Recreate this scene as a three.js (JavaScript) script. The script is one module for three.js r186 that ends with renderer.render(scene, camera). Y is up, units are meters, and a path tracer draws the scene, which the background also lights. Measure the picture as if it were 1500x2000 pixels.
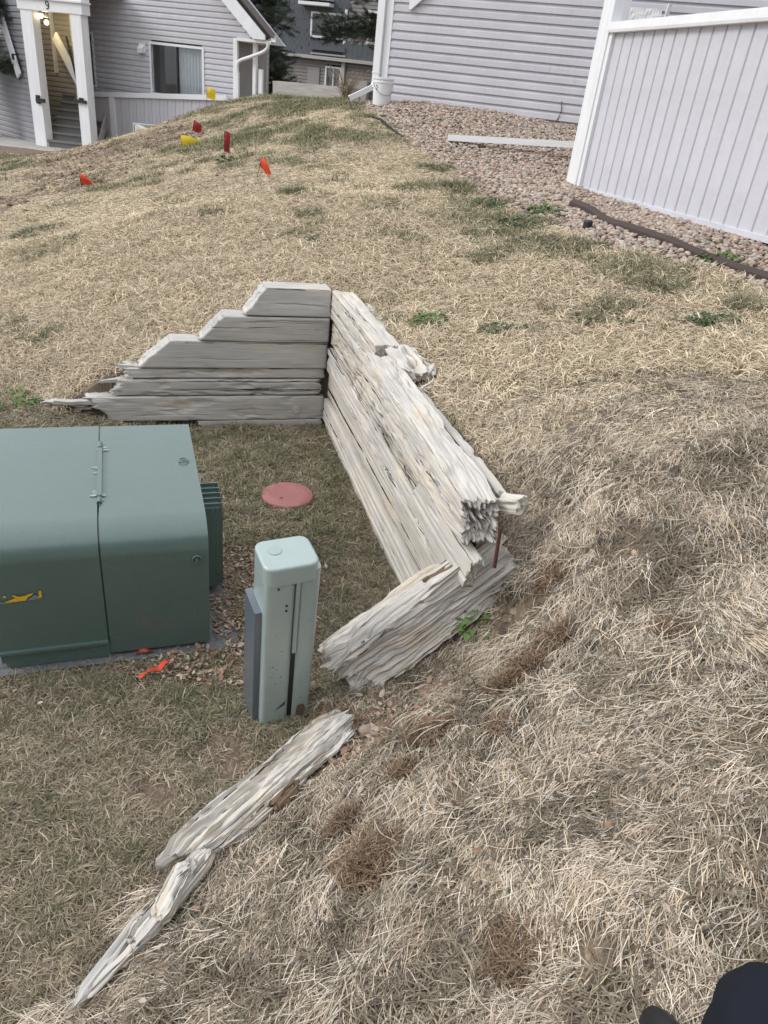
import * as THREE from 'three';
import { mergeGeometries } from 'three/addons/utils/BufferGeometryUtils.js';
import { MarchingCubes } from 'three/addons/objects/MarchingCubes.js';
import { FontLoader } from 'three/addons/loaders/FontLoader.js';
import { TextGeometry } from 'three/addons/geometries/TextGeometry.js';
import { ImprovedNoise } from 'three/addons/math/ImprovedNoise.js';

// ---------- camera, sky, sun, exposure ----------
const scene = new THREE.Scene();
const camera = new THREE.PerspectiveCamera(71.08, 768 / 1024, 0.05, 300);
camera.position.set(0, 2.0625, 0);
camera.rotation.order = 'YXZ';
camera.rotation.set(-THREE.MathUtils.degToRad(29.8), 0, THREE.MathUtils.degToRad(7.05));
const renderer = new THREE.WebGLRenderer({ antialias: true });
renderer.toneMapping = THREE.LinearToneMapping;
renderer.toneMappingExposure = 1.34;
renderer.shadowMap.enabled = true;
const SUN = new THREE.Vector3(-0.8, 0.58, 0.16).normalize();
{ // overcast evening sky: even cloud, a little brighter overhead and towards the hidden sun
  const w = 128, h = 64, d = new Float32Array(w * h * 4);
  for (let j = 0; j < h; j++) for (let i = 0; i < w; i++) {
    const el = ((j + 0.5) / h - 0.5) * Math.PI, az = ((i + 0.5) / w - 0.5) * 2 * Math.PI;
    const dir = new THREE.Vector3(Math.cos(el) * Math.cos(az), Math.sin(el), Math.cos(el) * Math.sin(az));
    const up = Math.max(0, Math.sin(el));
    const s = Math.max(0, dir.dot(SUN));
    const L = 0.52 + 0.45 * up + 0.45 * s * s;
    const o = (j * w + i) * 4;
    d[o] = L * 0.955; d[o + 1] = L * 0.985; d[o + 2] = L * 1.045; d[o + 3] = 1;
  }
  const t = new THREE.DataTexture(d, w, h, THREE.RGBAFormat, THREE.FloatType);
  t.mapping = THREE.EquirectangularReflectionMapping; t.magFilter = t.minFilter = THREE.LinearFilter; t.needsUpdate = true;
  scene.background = t; scene.environment = t;
  scene.backgroundIntensity = 1.0; scene.environmentIntensity = 1.0;
}
const sun = new THREE.DirectionalLight(new THREE.Color(1, 0.95, 0.90), 1.15);
sun.position.copy(SUN).multiplyScalar(40); sun.castShadow = true; sun.shadow.radius = 40;
Object.assign(sun.shadow.camera, { left: -25, right: 25, top: 25, bottom: -25, near: 1, far: 120 });
sun.shadow.mapSize.set(2048, 2048);
scene.add(sun); scene.add(sun.target);

// ---------- helpers ----------
function rng(seed) { let a = seed >>> 0; return () => { a = (a + 0x6D2B79F5) >>> 0; let t = a; t = Math.imul(t ^ (t >>> 15), t | 1); t ^= t + Math.imul(t ^ (t >>> 7), t | 61); return ((t ^ (t >>> 14)) >>> 0) / 4294967296; }; }
const PN = new ImprovedNoise();
const noise = (x, y = 0, z = 0) => PN.noise(x + 31.7, y + 17.3, z + 5.1);
const fbm = (x, y, z = 0, o = 4) => { let s = 0, a = 1, f = 1; for (let i = 0; i < o; i++) { s += a * noise(x * f, y * f, z * f + i * 7.3); a *= 0.5; f *= 2.03; } return s; };
const clamp = (v, a = 0, b = 1) => Math.min(b, Math.max(a, v));
const sstep = (a, b, v) => { const t = clamp((v - a) / (b - a)); return t * t * (3 - 2 * t); };
const lin = (r, g, b) => new THREE.Color().setRGB(r, g, b);
const names = {};
function numbered(n) { names[n] = (names[n] ?? -1) + 1; return names[n] ? n + '_' + String(names[n]).padStart(3, '0') : n; }
function shadows(m) { m.castShadow = true; m.receiveShadow = true; return m; }
function thing(name, label, category, pos = [0, 0, 0], turn = 0, group) {
  const o = new THREE.Group(); o.name = numbered(name); o.position.set(...pos); o.rotation.y = turn;
  o.userData = { label, category }; if (group) o.userData.group = group; scene.add(o); return o;
}
function part(parent, name, geo, mat) { const m = shadows(new THREE.Mesh(geo, mat)); m.name = name; parent.add(m); return m; }
function solo(name, geo, mat, label, category, group) { const m = shadows(new THREE.Mesh(geo, mat)); m.name = numbered(name); m.userData = { label, category }; if (group) m.userData.group = group; scene.add(m); return m; }
function structure(name, geo, mat) { const m = shadows(new THREE.Mesh(geo, mat)); m.name = numbered(name); m.userData = { kind: 'structure', label: name.replace(/_/g, ' ') }; scene.add(m); return m; }
function box(x0, x1, y0, y1, z0, z1) { const g = new THREE.BoxGeometry(x1 - x0, y1 - y0, z1 - z0); g.translate((x0 + x1) / 2, (y0 + y1) / 2, (z0 + z1) / 2); return g; }
function fromTris(pos, uv) { const g = new THREE.BufferGeometry(); g.setAttribute('position', new THREE.Float32BufferAttribute(pos, 3)); if (uv) g.setAttribute('uv', new THREE.Float32BufferAttribute(uv, 2)); g.computeVertexNormals(); return g; }
// prism: profile of [z,y] (counter-clockwise seen from +x) swept along x from x0 to x1
function prism(profile, x0, x1) {
  const p = [], uv = [], n = profile.length; let run = 0;
  const V = (x, q, u, v) => { p.push(x, q[1], q[0]); uv.push(u, v); };
  for (let i = 0; i < n; i++) {
    const a = profile[i], b = profile[(i + 1) % n], l = Math.hypot(a[0] - b[0], a[1] - b[1]);
    V(x0, a, x0, run); V(x1, b, x1, run + l); V(x0, b, x0, run + l); V(x0, a, x0, run); V(x1, a, x1, run); V(x1, b, x1, run + l); run += l;
  }
  const tri = THREE.ShapeUtils.triangulateShape(profile.map(q => new THREE.Vector2(q[0], q[1])), []);
  for (const t of tri) { for (const k of t) V(x0, profile[k], profile[k][0], profile[k][1]); for (const k of [t[2], t[1], t[0]]) V(x1, profile[k], profile[k][0], profile[k][1]); }
  return fromTris(p, uv);
}
function tube(pts, r, seg = 24, rad = 8) { return new THREE.TubeGeometry(new THREE.CatmullRomCurve3(pts.map(p => new THREE.Vector3(...p))), seg, r, rad, false); }
function bar(a, b, w, h) { // box beam from a to b
  const A = new THREE.Vector3(...a), B = new THREE.Vector3(...b), d = B.clone().sub(A), L = d.length();
  const g = new THREE.BoxGeometry(w, h, L); g.lookAt(d); g.translate((A.x + B.x) / 2, (A.y + B.y) / 2, (A.z + B.z) / 2); return g;
}
// periodic value noise for tiling textures
function hash(x, y, s) { let h = Math.imul(x, 374761393) ^ Math.imul(y, 668265263) ^ Math.imul(s, 974711); h = Math.imul(h ^ (h >>> 13), 1274126177); return ((h ^ (h >>> 16)) >>> 0) / 4294967296; }
function vn(x, y, px, py, s) { const xi = Math.floor(x), yi = Math.floor(y); let fx = x - xi, fy = y - yi; fx = fx * fx * (3 - 2 * fx); fy = fy * fy * (3 - 2 * fy); const m = (a, n) => ((a % n) + n) % n; const x0 = m(xi, px), x1 = m(xi + 1, px), y0 = m(yi, py), y1 = m(yi + 1, py); const a = hash(x0, y0, s), b = hash(x1, y0, s), c = hash(x0, y1, s), d = hash(x1, y1, s); return a + (b - a) * fx + (c - a) * fy + (a - b - c + d) * fx * fy; }
function texture(w, h, fn, srgb) { const d = new Uint8Array(w * h * 4); for (let j = 0; j < h; j++) for (let i = 0; i < w; i++) { const c = fn(i / w, j / h), o = (j * w + i) * 4; for (let k = 0; k < 3; k++) d[o + k] = clamp(Math.round((srgb ? Math.pow(clamp(c[k]), 1 / 2.2) : clamp(c[k])) * 255), 0, 255); d[o + 3] = 255; } const t = new THREE.DataTexture(d, w, h); t.wrapS = t.wrapT = THREE.RepeatWrapping; t.magFilter = THREE.LinearFilter; t.minFilter = THREE.LinearMipmapLinearFilter; t.generateMipmaps = true; if (srgb) t.colorSpace = THREE.SRGBColorSpace; t.needsUpdate = true; return t; }

// ---------- terrain ----------
const CP=[[-0.98,-4.62,0.74],[-1.3,-4.52,0.58],[-1.63,-4.4,0.43],[-1.92,-4.28,0.28],[-2.26,-4.2,0.12],[-0.6,-4.95,0.92],[-0.25,-4.85,0.93],[0.06,-3.9,0.93],[0.39,-2.95,0.9],[0.65,-2.25,0.86],[0.75,-1.95,0.84],[0.45,-2.02,0.42],[0.29,-1.94,0.29],[0.1,-1.94,0.17],[-0.02,-1.93,0.12],[-0.1,-1.8,0.05],[-0.3,-1.5,0.05],[-0.5,-1.2,0.04],[-0.62,-0.9,0.04],[-0.1,-1.4,0.19],[-0.3,-1,0.17],[0.15,-1.6,0.34],[0.4,-1.6,0.54],[0.8,-1.5,0.78],[1.3,-1.8,1],[0,-0.7,0.38],[0.4,-0.7,0.55],[0.8,-0.7,0.72],[0,0,0.5],[1.5,-0.5,0.98],[-0.6,0,0.2],[-1.2,-0.3,0.03],[1.65,-3.8,1.18],[0.87,-3.86,1.06],[0.35,-5.9,1.17],[-0.6,-7.5,1.3],[2.2,-4.7,1.33],[1.69,-5.26,1.36],[1.55,-8.03,1.5],[2.47,-5.5,1.44],[-0.76,-12.05,1.975],[2.06,-11.57,2],[0.4,-9.6,1.66],[-3.4,-15.65,1.82],[-1.2,-15.5,1.97],[-2.4,-15.7,1.87],[-5.57,-15.5,0.93],[-8.3,-15.1,0.2],[-8.3,-20,-0.02],[-5.5,-19.2,0.2],[-3.5,-19.5,1.3],[-4.65,-8.26,0.36],[-3.42,-5.94,0.34],[-2.6,-6.76,0.78],[-3.07,-9.7,0.98],[-2.6,-4.3,0.2],[-2.75,-12.5,1.5],[-3,-2,0.02],[-1.5,-0.8,0],[-3,-0.5,0],[-2.4,-3.2,0.05],[-12,-6,0],[-12,-18,0],[8,-6,1.6],[8,-12,2.1],[6,0,1.3],[0,4,0.7],[-6,4,0.2],[6,6,1.3],[-10,-30,-0.2],[0,-30,0.6],[8,-30,1],[-5,-24,-0.1],[-1,-20,1.5]];
const TP = (() => { // thin-plate spline through surveyed heights
  const n = CP.length, N = n + 3, A = [];
  const U = r2 => r2 > 1e-12 ? 0.5 * r2 * Math.log(r2) : 0;
  for (let i = 0; i < N; i++) A.push(new Float64Array(N + 1));
  for (let i = 0; i < n; i++) { for (let j = 0; j < n; j++) A[i][j] = U((CP[i][0] - CP[j][0]) ** 2 + (CP[i][1] - CP[j][1]) ** 2) + (i === j ? 2e-3 : 0); A[i][n] = A[n][i] = 1; A[i][n + 1] = A[n + 1][i] = CP[i][0]; A[i][n + 2] = A[n + 2][i] = CP[i][1]; A[i][N] = CP[i][2]; }
  for (let c = 0; c < N; c++) { let p = c; for (let r = c + 1; r < N; r++) if (Math.abs(A[r][c]) > Math.abs(A[p][c])) p = r; [A[c], A[p]] = [A[p], A[c]]; for (let r = 0; r < N; r++) if (r !== c) { const f = A[r][c] / A[c][c]; if (f) for (let k = c; k <= N; k++) A[r][k] -= f * A[c][k]; } }
  const w = A.map((r, i) => r[N] / r[i]);
  return (x, z) => { let s = w[n] + w[n + 1] * x + w[n + 2] * z; for (let i = 0; i < n; i++) s += w[i] * U((CP[i][0] - x) ** 2 + (CP[i][1] - z) ** 2); return s; };
})();
const POLY = [[-2.36, -4.13], [-0.493, -4.807], [0.41, -2.33], [0.28, -2.26], [-0.10, -2.10], [-0.14, -1.88], [-0.5, -1.28], [-0.62, -0.93], [-1.2, -0.4], [-6, -0.4], [-6, -3.2], [-3.2, -3.6]];
function inPoly(P, x, z) { let c = false; for (let i = 0, j = P.length - 1; i < P.length; j = i++) { const [x1, z1] = P[i], [x2, z2] = P[j]; if ((z1 > z) !== (z2 > z) && x < (x2 - x1) * (z - z1) / (z2 - z1) + x1) c = !c; } return c; }
const onPad = (x, z) => inPoly(POLY, x, z);
const padH = (x, z) => 0.13 * Math.exp(-((x + 2.3) ** 2 + (z + 4.1) ** 2) / 0.25) + 0.03 * Math.max(0, -x - 2);
function baseH(x, z) {
  if (onPad(x, z)) return padH(x, z);
  const cx = clamp(x, -14, 9), cz = clamp(z, -30, 6);
  return TP(cx, cz);
}
const bumps = (x, z) => 0.014 * fbm(x * 2.1, z * 2.1, 1, 3) + 0.007 * fbm(x * 9, z * 9, 4, 2);
const ground = (x, z) => baseH(x, z) + bumps(x, z);
function groundNormal(x, z) { const e = 0.05; const a = ground(x - e, z), b = ground(x + e, z), c = ground(x, z - e), d = ground(x, z + e); const sx = clamp((b - a) / (2 * e), -0.9, 0.9), sz = clamp((d - c) / (2 * e), -0.9, 0.9); return new THREE.Vector3(-sx, 1, -sz).normalize(); }
// lawn / gravel border, world x of the border for a given z
const BORDER = [[-16, -1.6], [-13.84, -1.36], [-11.47, -0.94], [-9.86, -0.28], [-8.49, 0.26], [-7.1, 0.62], [-6.26, 0.95], [-5.47, 1.22], [-5.04, 1.65], [-4.8, 1.91], [-4.53, 2.13], [-3.9, 2.8], [-3.0, 4.0]];
function borderX(z) { if (z < BORDER[0][0]) return BORDER[0][1]; for (let i = 1; i < BORDER.length; i++) if (z <= BORDER[i][0]) { const [a, xa] = BORDER[i - 1], [b, xb] = BORDER[i]; return xa + (xb - xa) * (z - a) / (b - a); } return 99; }
const gravelD = (x, z) => (x - borderX(z)) + 0.12 * fbm(x * 1.7, z * 1.7, 9, 3); // >0 : gravel
// lawn cover: how green, how bare
const greenness = (x, z) => { const d = Math.hypot(x, z);
  let g = 0.30 * fbm(x * 0.8, z * 0.8, 3, 3) + 0.35 * fbm(x * 2.6, z * 2.6, 8, 3);
  g += (0.22 + 0.4 * fbm(x * 1.6, z * 1.6, 21, 3)) * sstep(-8.5, -12, z) * sstep(-4.2, -2.6, x);                       // greener crown of the hill
  g += 0.42 * Math.exp(-((x - borderX(z) + 0.25) ** 2) / 0.10) * sstep(-4.2, -5.2, z) * sstep(-8.5, -6.5, z); // along the gravel
  if (onPad(x, z)) g += 0.16 + 0.3 * Math.exp(-((x + 0.35) ** 2) / 0.03) * sstep(-2.6, -3.0, z);
  if (d < 2.9 && !onPad(x, z)) g -= 0.2;
  g -= 0.2 * sstep(-5.0, -6.0, z) * sstep(-1.0, -2.0, x) * sstep(-9.5, -8.0, z);
  return g; };
{ // ground sheet with a fine core and coarse rim
  const axis = (lo, hi, st, a, b) => { const r = []; let v = lo, s = st; while (v > a) { r.unshift(v); v -= s; s *= 1.13; } r.unshift(a); v = lo + st; s = st; while (v < hi) { r.push(v); v += st; } while (v < b) { r.push(v); s *= 1.13; v += s; } r.push(b); return r; };
  const X = axis(-2.7, 2.4, 0.03, -120, 120), Z = axis(-5.2, 0.2, 0.03, -140, 60);
  const pos = [], uv = [], idx = [], nx = X.length;
  for (const z of Z) for (const x of X) { pos.push(x, ground(x, z), z); uv.push(x / 1.5, z / 1.5); }
  for (let j = 0; j < Z.length - 1; j++) for (let i = 0; i < nx - 1; i++) { const a = j * nx + i; idx.push(a, a + nx, a + 1, a + 1, a + nx, a + nx + 1); }
  const g = new THREE.BufferGeometry(); g.setAttribute('position', new THREE.Float32BufferAttribute(pos, 3)); g.setAttribute('uv', new THREE.Float32BufferAttribute(uv, 2)); g.setIndex(idx); g.computeVertexNormals();
  const soil = (u, v) => { const a = vn(u * 12, v * 12, 12, 12, 1), b = vn(u * 60, v * 60, 60, 60, 2), c = vn(u * 220, v * 220, 220, 220, 3), e = vn(u * 400, v * 130, 400, 130, 5); const t = 0.35 * a + 0.3 * b + 0.35 * c; const straw = sstep(0.62, 0.86, e * 0.6 + b * 0.4); return [0.115 + 0.11 * t + 0.15 * straw, 0.084 + 0.084 * t + 0.12 * straw, 0.060 + 0.058 * t + 0.08 * straw]; };
  const m = new THREE.MeshStandardMaterial({ map: texture(1024, 1024, soil, true), bumpMap: texture(512, 512, (u, v) => { const t = 0.4 * vn(u * 50, v * 50, 50, 50, 7) + 0.6 * vn(u * 160, v * 160, 160, 160, 8); return [t, t, t]; }), bumpScale: 0.012, roughness: 1 });
  structure('ground', g, m).userData.label = 'sloping bank of bare soil under dry lawn';
}
// ---------- shared building materials ----------
const fineGrain = texture(256, 256, (u, v) => { const t = 0.5 * vn(u * 8, v * 90, 8, 90, 11) + 0.5 * vn(u * 64, v * 64, 64, 64, 12); return [t, t, t]; });
function vinyl(r, g, b, seed, rough = 0.55) { // vinyl with faint grime mottling
  const t = texture(256, 256, (u, v) => { const s = 0.55 * vn(u * 6, v * 9, 6, 9, seed) + 0.3 * vn(u * 30, v * 22, 30, 22, seed + 1) + 0.15 * vn(u * 120, v * 120, 120, 120, seed + 2); const k = 0.9 + 0.16 * s; return [r * k, g * k, b * (k + 0.01 * s)]; }, true);
  return new THREE.MeshStandardMaterial({ map: t, roughness: rough, bumpMap: fineGrain, bumpScale: 0.0008 });
}
const mSiding = [vinyl(0.55, 0.545, 0.58, 21), vinyl(0.53, 0.526, 0.562, 24), vinyl(0.565, 0.56, 0.592, 27)];
const mSidingL = [vinyl(0.56, 0.56, 0.59, 31), vinyl(0.54, 0.54, 0.57, 34)];
const mPanel = [vinyl(0.60, 0.60, 0.64, 37), vinyl(0.58, 0.58, 0.62, 40)];
const mTrim = vinyl(0.80, 0.81, 0.82, 43, 0.5);
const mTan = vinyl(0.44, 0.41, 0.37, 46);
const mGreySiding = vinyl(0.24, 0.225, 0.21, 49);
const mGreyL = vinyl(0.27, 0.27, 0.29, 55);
const mShingle = new THREE.MeshStandardMaterial({ color: lin(0.11, 0.12, 0.13), roughness: 0.95 });
const mRoof = new THREE.MeshStandardMaterial({ color: lin(0.13, 0.12, 0.115), roughness: 0.95, bumpMap: fineGrain, bumpScale: 0.004 });
const mGlass = new THREE.MeshPhysicalMaterial({ color: 0xffffff, transmission: 1, thickness: 0, roughness: 0.03, ior: 1.5 });
const mDark = new THREE.MeshStandardMaterial({ color: lin(0.035, 0.042, 0.05), roughness: 0.9 });
const mRoom = new THREE.MeshStandardMaterial({ color: lin(0.30, 0.31, 0.32), roughness: 0.95 });
const mCurtain = new THREE.MeshStandardMaterial({ color: lin(0.36, 0.40, 0.42), roughness: 0.95 });
const mBlack = new THREE.MeshStandardMaterial({ color: lin(0.015, 0.015, 0.017), roughness: 0.5 });
const mConcrete = new THREE.MeshStandardMaterial({ map: texture(512, 512, (u, v) => { const t = 0.5 * vn(u * 10, v * 10, 10, 10, 61) + 0.3 * vn(u * 70, v * 70, 70, 70, 62) + 0.2 * vn(u * 250, v * 250, 250, 250, 63); return [0.30 + 0.2 * t, 0.29 + 0.19 * t, 0.27 + 0.18 * t]; }, true), roughness: 0.95, bumpMap: fineGrain, bumpScale: 0.003 });
const lapProfile = h => [[-0.014, 0.004], [0.020, 0], [0.023, 0.004], [0.019, h * 0.60], [0.002, h * 0.76], [-0.001, h + 0.012], [-0.014, h + 0.012]];
// rows of lap siding; xr(y) gives [x0,x1] of a row, holes are [x0,x1,y0,y1]
function lapWall(parent, y0, y1, lap, span, holes, mats, seed, name = 'siding_board') {
  const r = rng(seed), cache = {}; let k = 0;
  for (let y = y0; y < y1 - 0.01; y += lap, k++) {
    const [a, b] = span(y + lap / 2); if (b - a < 0.05) continue;
    let segs = [[a, b]];
    for (const [hx0, hx1, hy0, hy1] of holes) if (y + lap > hy0 + 0.01 && y < hy1 - 0.01) segs = segs.flatMap(([s, e]) => [[s, Math.min(e, hx0)], [Math.max(s, hx1), e]].filter(q => q[1] - q[0] > 0.02));
    // long runs are made of butted lengths, as siding is
    const cut = []; for (const [s, e] of segs) { if (e - s > 3.6) { const m = s + (e - s) * (0.3 + 0.4 * r()); cut.push([s, m], [m + 0.002, e]); } else cut.push([s, e]); }
    for (const [s, e] of cut) { const m = part(parent, name, prism(lapProfile(lap), s, e), mats[Math.floor(r() * mats.length)]); m.position.y = y; m.position.z = (r() - 0.5) * 0.002; }
  }
}
function windowUnit(parent, x0, x1, y0, y1, z, opt = {}) {
  const f = opt.frame ?? 0.05, w = part(parent, 'window', mergeGeometries([box(x0 - f, x1 + f, y1, y1 + f, z - 0.06, z + 0.035), box(x0 - f, x1 + f, y0 - f, y0, z - 0.06, z + 0.045), box(x0 - f, x0, y0, y1, z - 0.06, z + 0.035), box(x1, x1 + f, y0, y1, z - 0.06, z + 0.035)]), opt.mat ?? mTrim);
  const xm = opt.split ?? (x0 + x1) / 2;
  if (opt.split !== null) { part(w, 'pane', box(x0, xm - 0.02, y0, y1, z - 0.035, z - 0.031), mGlass); part(w, 'pane', box(xm + 0.02, x1, y0, y1, z - 0.035, z - 0.031), mGlass); part(w, 'mullion', box(xm - 0.02, xm + 0.02, y0, y1, z - 0.045, z - 0.005), opt.bar ?? mBlack); }
  else part(w, 'pane', box(x0, x1, y0, y1, z - 0.035, z - 0.031), mGlass);
  part(w, 'room', mergeGeometries([box(x0 - 0.3, x1 + 0.3, y0 - 0.3, y1 + 0.3, z - 1.42, z - 1.40), box(x0 - 0.32, x0 - 0.3, y0 - 0.3, y1 + 0.3, z - 1.4, z - 0.07), box(x1 + 0.3, x1 + 0.32, y0 - 0.3, y1 + 0.3, z - 1.4, z - 0.07), box(x0 - 0.3, x1 + 0.3, y0 - 0.32, y0 - 0.3, z - 1.4, z - 0.07), box(x0 - 0.3, x1 + 0.3, y1 + 0.3, y1 + 0.32, z - 1.4, z - 0.07), box(x0 - 0.3, x0 - 0.02, y0 - 0.3, y1 + 0.3, z - 0.07, z - 0.062), box(x1 + 0.02, x1 + 0.3, y0 - 0.3, y1 + 0.3, z - 0.07, z - 0.062)]), mRoom);
  if (opt.curtain) part(w, 'curtain', (() => { const [c0, c1] = opt.curtain, p = []; const n = 24; for (let i = 0; i < n; i++) { const a = c0 + (c1 - c0) * i / n, b = c0 + (c1 - c0) * (i + 1) / n, za = z - 0.1 + 0.015 * Math.sin(i * 2.1), zb = z - 0.1 + 0.015 * Math.sin((i + 1) * 2.1); p.push(a, y0, za, b, y0, zb, b, y1, zb, a, y0, za, b, y1, zb, a, y1, za); } return fromTris(p); })(), opt.curtainMat ?? mCurtain);
  return w;
}

// ---------- house on the right ----------
{
  const H = thing('house', 'pale lilac house with horizontal lap siding and white corner board behind the gravel', 'house', [-0.818, 2.05, -12.674], -0.365);
  part(H, 'wall', box(0, 7.2, -0.5, 3.4, -6.2, -0.012), mSiding[1]);
  lapWall(H, 0.0, 3.36, 0.112, () => [0.0, 7.2], [], mSiding, 5);
  part(H, 'foundation', box(0.02, 7.18, -0.6, -0.004, -6.0, -0.02), mConcrete);
  part(H, 'corner_board', mergeGeometries([box(-0.03, 0.075, -0.06, 3.4, -0.08, 0.028)]), mTrim);
  part(H, 'eave', box(-0.5, 7.7, 3.42, 3.62, -6.7, 0.55), mTrim);
  part(H, 'roof', prism([[0.62, 3.62], [-3.1, 5.3], [-6.8, 3.62]], -0.55, 7.75), mRoof);
  const ds = part(H, 'downspout', mergeGeometries([box(-0.155, -0.045, 0.16, 3.4, 0.0, 0.075), bar([-0.1, 0.2, 0.04], [-0.1, 0.12, 0.10], 0.1, 0.075), bar([-0.1, 0.16, 0.06], [-0.40, -0.045, 0.30], 0.075, 0.07)]), mTrim);
  part(ds, 'strap', box(-0.165, -0.035, 0.33, 0.345, -0.004, 0.08), mTrim);
  part(ds, 'outlet', bar([-0.385, -0.035, 0.288], [-0.4035, -0.0475, 0.3028], 0.056, 0.052), mBlack);  // black end cap paints the dark inside of the hollow spout
  part(H, 'bracket', new THREE.ExtrudeGeometry(new THREE.Shape([[0.325, 1.75], [0.333, 1.15], [0.365, 1.15], [0.95, 1.62], [0.95, 1.75]].map(q => new THREE.Vector2(...q))), { depth: 0.05, bevelEnabled: false }).translate(0, 0, 0.02), mTrim);
  // torn piece of siding and loose trim by the patio fence
  part(H, 'torn_siding', (() => { const p = [], n = 14, f = (i, j) => { const u = i / n, v = j / 4; return [3.36 + 0.46 * u, 1.12 + 0.24 * v - 0.06 * u * (1 - v), 0.03 + 0.05 * Math.abs(Math.sin(u * 7 + v * 2)) * (0.3 + u) + 0.03 * v]; }; for (let i = 0; i < n; i++) for (let j = 0; j < 4; j++) { const a = f(i, j), b = f(i + 1, j), c = f(i + 1, j + 1), d = f(i, j + 1); p.push(...a, ...b, ...c, ...a, ...c, ...d); } return fromTris(p); })(), mTrim);
  part(H, 'loose_trim', bar([3.86, 1.1, 0.06], [3.90, 1.42, 0.10], 0.05, 0.02), mTrim);
  part(H, 'cable', tube([[2.77, 0.24, 0.03], [2.79, 0.12, 0.035], [2.76, 0.02, 0.03], [2.72, -0.06, 0.05]], 0.005, 16, 5), mBlack);
}
// ---------- patio fence on the right ----------
{
  const F = thing('patio_fence', 'pale lilac vinyl patio fence with white post and top rail standing over gravel', 'fence', [1.551, 1.49, -8.028], -1.222);
  const post = part(F, 'post', mergeGeometries([box(-0.17, 0.02, -0.2, 2.1, -0.11, 0.06)]), mTrim);
  part(post, 'trim_strip', box(0.02, 0.075, 0.0, 1.31, -0.01, 0.045), mTrim);
  part(F, 'top_rail', prism([[-0.05, 1.31], [0.07, 1.31], [0.075, 1.33], [0.07, 1.39], [-0.05, 1.395]], 0.02, 3.5), mTrim);
  part(F, 'bottom_rail', prism([[-0.03, -0.02], [0.032, -0.02], [0.03, 0.018], [0.012, 0.022], [-0.03, 0.022]], 0.02, 3.5), mPanel[0]);
  const r = rng(77); let x = 0.075, k = 0;
  while (x < 3.45) { const w = 0.152; // tongue-and-groove board: a raised face and a recessed joint
    const prof = [[-0.02, 0], [0.000, 0], [0.000, 0.012], [0.012, 0.018], [0.0125, w - 0.008], [0.004, w - 0.001], [-0.02, w - 0.001]];
    const g = prism(prof.map(([z, y]) => [z, y]), 0.0, 1.312); g.rotateZ(Math.PI / 2); const m = part(F, 'plank', g, mPanel[k++ % 2]); m.position.set(x + w, 0, (r() - 0.5) * 0.003); x += w; }
  part(F, 'end_post', box(3.45, 3.6, -0.2, 1.5, -0.09, 0.06), mTrim);
  part(F, 'return_panel', box(-0.15, -0.11, 0.0, 1.31, -3.3, -0.11), mPanel[1]);
}
// ---------- white buckets ----------
function bucket(label, x, y, z, s) {
  const B = thing('bucket', label, 'bucket', [x, y, z], 0.4, 'white plastic buckets'); B.scale.setScalar(s);
  const pts = [[0.0, 0.0], [0.128, 0.0], [0.132, 0.006], [0.148, 0.30], [0.154, 0.30], [0.154, 0.318], [0.149, 0.318], [0.150, 0.345], [0.157, 0.345], [0.157, 0.368], [0.150, 0.37], [0.146, 0.36], [0.126, 0.012], [0, 0.012]].map(p => new THREE.Vector2(...p));
  part(B, 'body', new THREE.LatheGeometry(pts, 40), mTrim);
  part(B, 'rim', new THREE.TorusGeometry(0.153, 0.006, 8, 40).rotateX(Math.PI / 2).translate(0, 0.366, 0), mTrim);
  const h = part(B, 'handle', tube([[-0.158, 0.3, 0.0], [-0.13, 0.2, 0.10], [0, 0.14, 0.165], [0.13, 0.2, 0.10], [0.158, 0.3, 0]], 0.003, 24, 6), mBlack);
  return B;
}
{ const b = bucket('white bucket with a worn label beside the downspout of the right house', -0.775, ground(-0.775, -12.08) - 0.01, -12.08, 0.95);
  const g = new THREE.PlaneGeometry(0.07, 0.06, 6, 1), p = g.attributes.position; const lab = [];
  for (const [u0, u1, v0, v1] of [[-1.25, -1.1, 0.25, 0.275], [-1.1, -0.98, 0.235, 0.25], [-1.22, -1.12, 0.21, 0.232], [-1.08, -1.03, 0.205, 0.225]]) { const rr = v => 0.1325 + (v / 0.30) * 0.0165; const q = (u, v) => [rr(v) * Math.sin(u + 0.15), v, rr(v) * Math.cos(u + 0.15)]; lab.push(...q(u0, v0), ...q(u1, v0), ...q(u1, v1), ...q(u0, v0), ...q(u1, v1), ...q(u0, v1)); }
  part(b, 'printed_label', fromTris(lab), new THREE.MeshStandardMaterial({ color: lin(0.1, 0.11, 0.13), roughness: 0.7 })); }
bucket('white bucket standing against the grey fence by the stair post', -7.75, -0.02, -18.95, 1.0);

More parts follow.
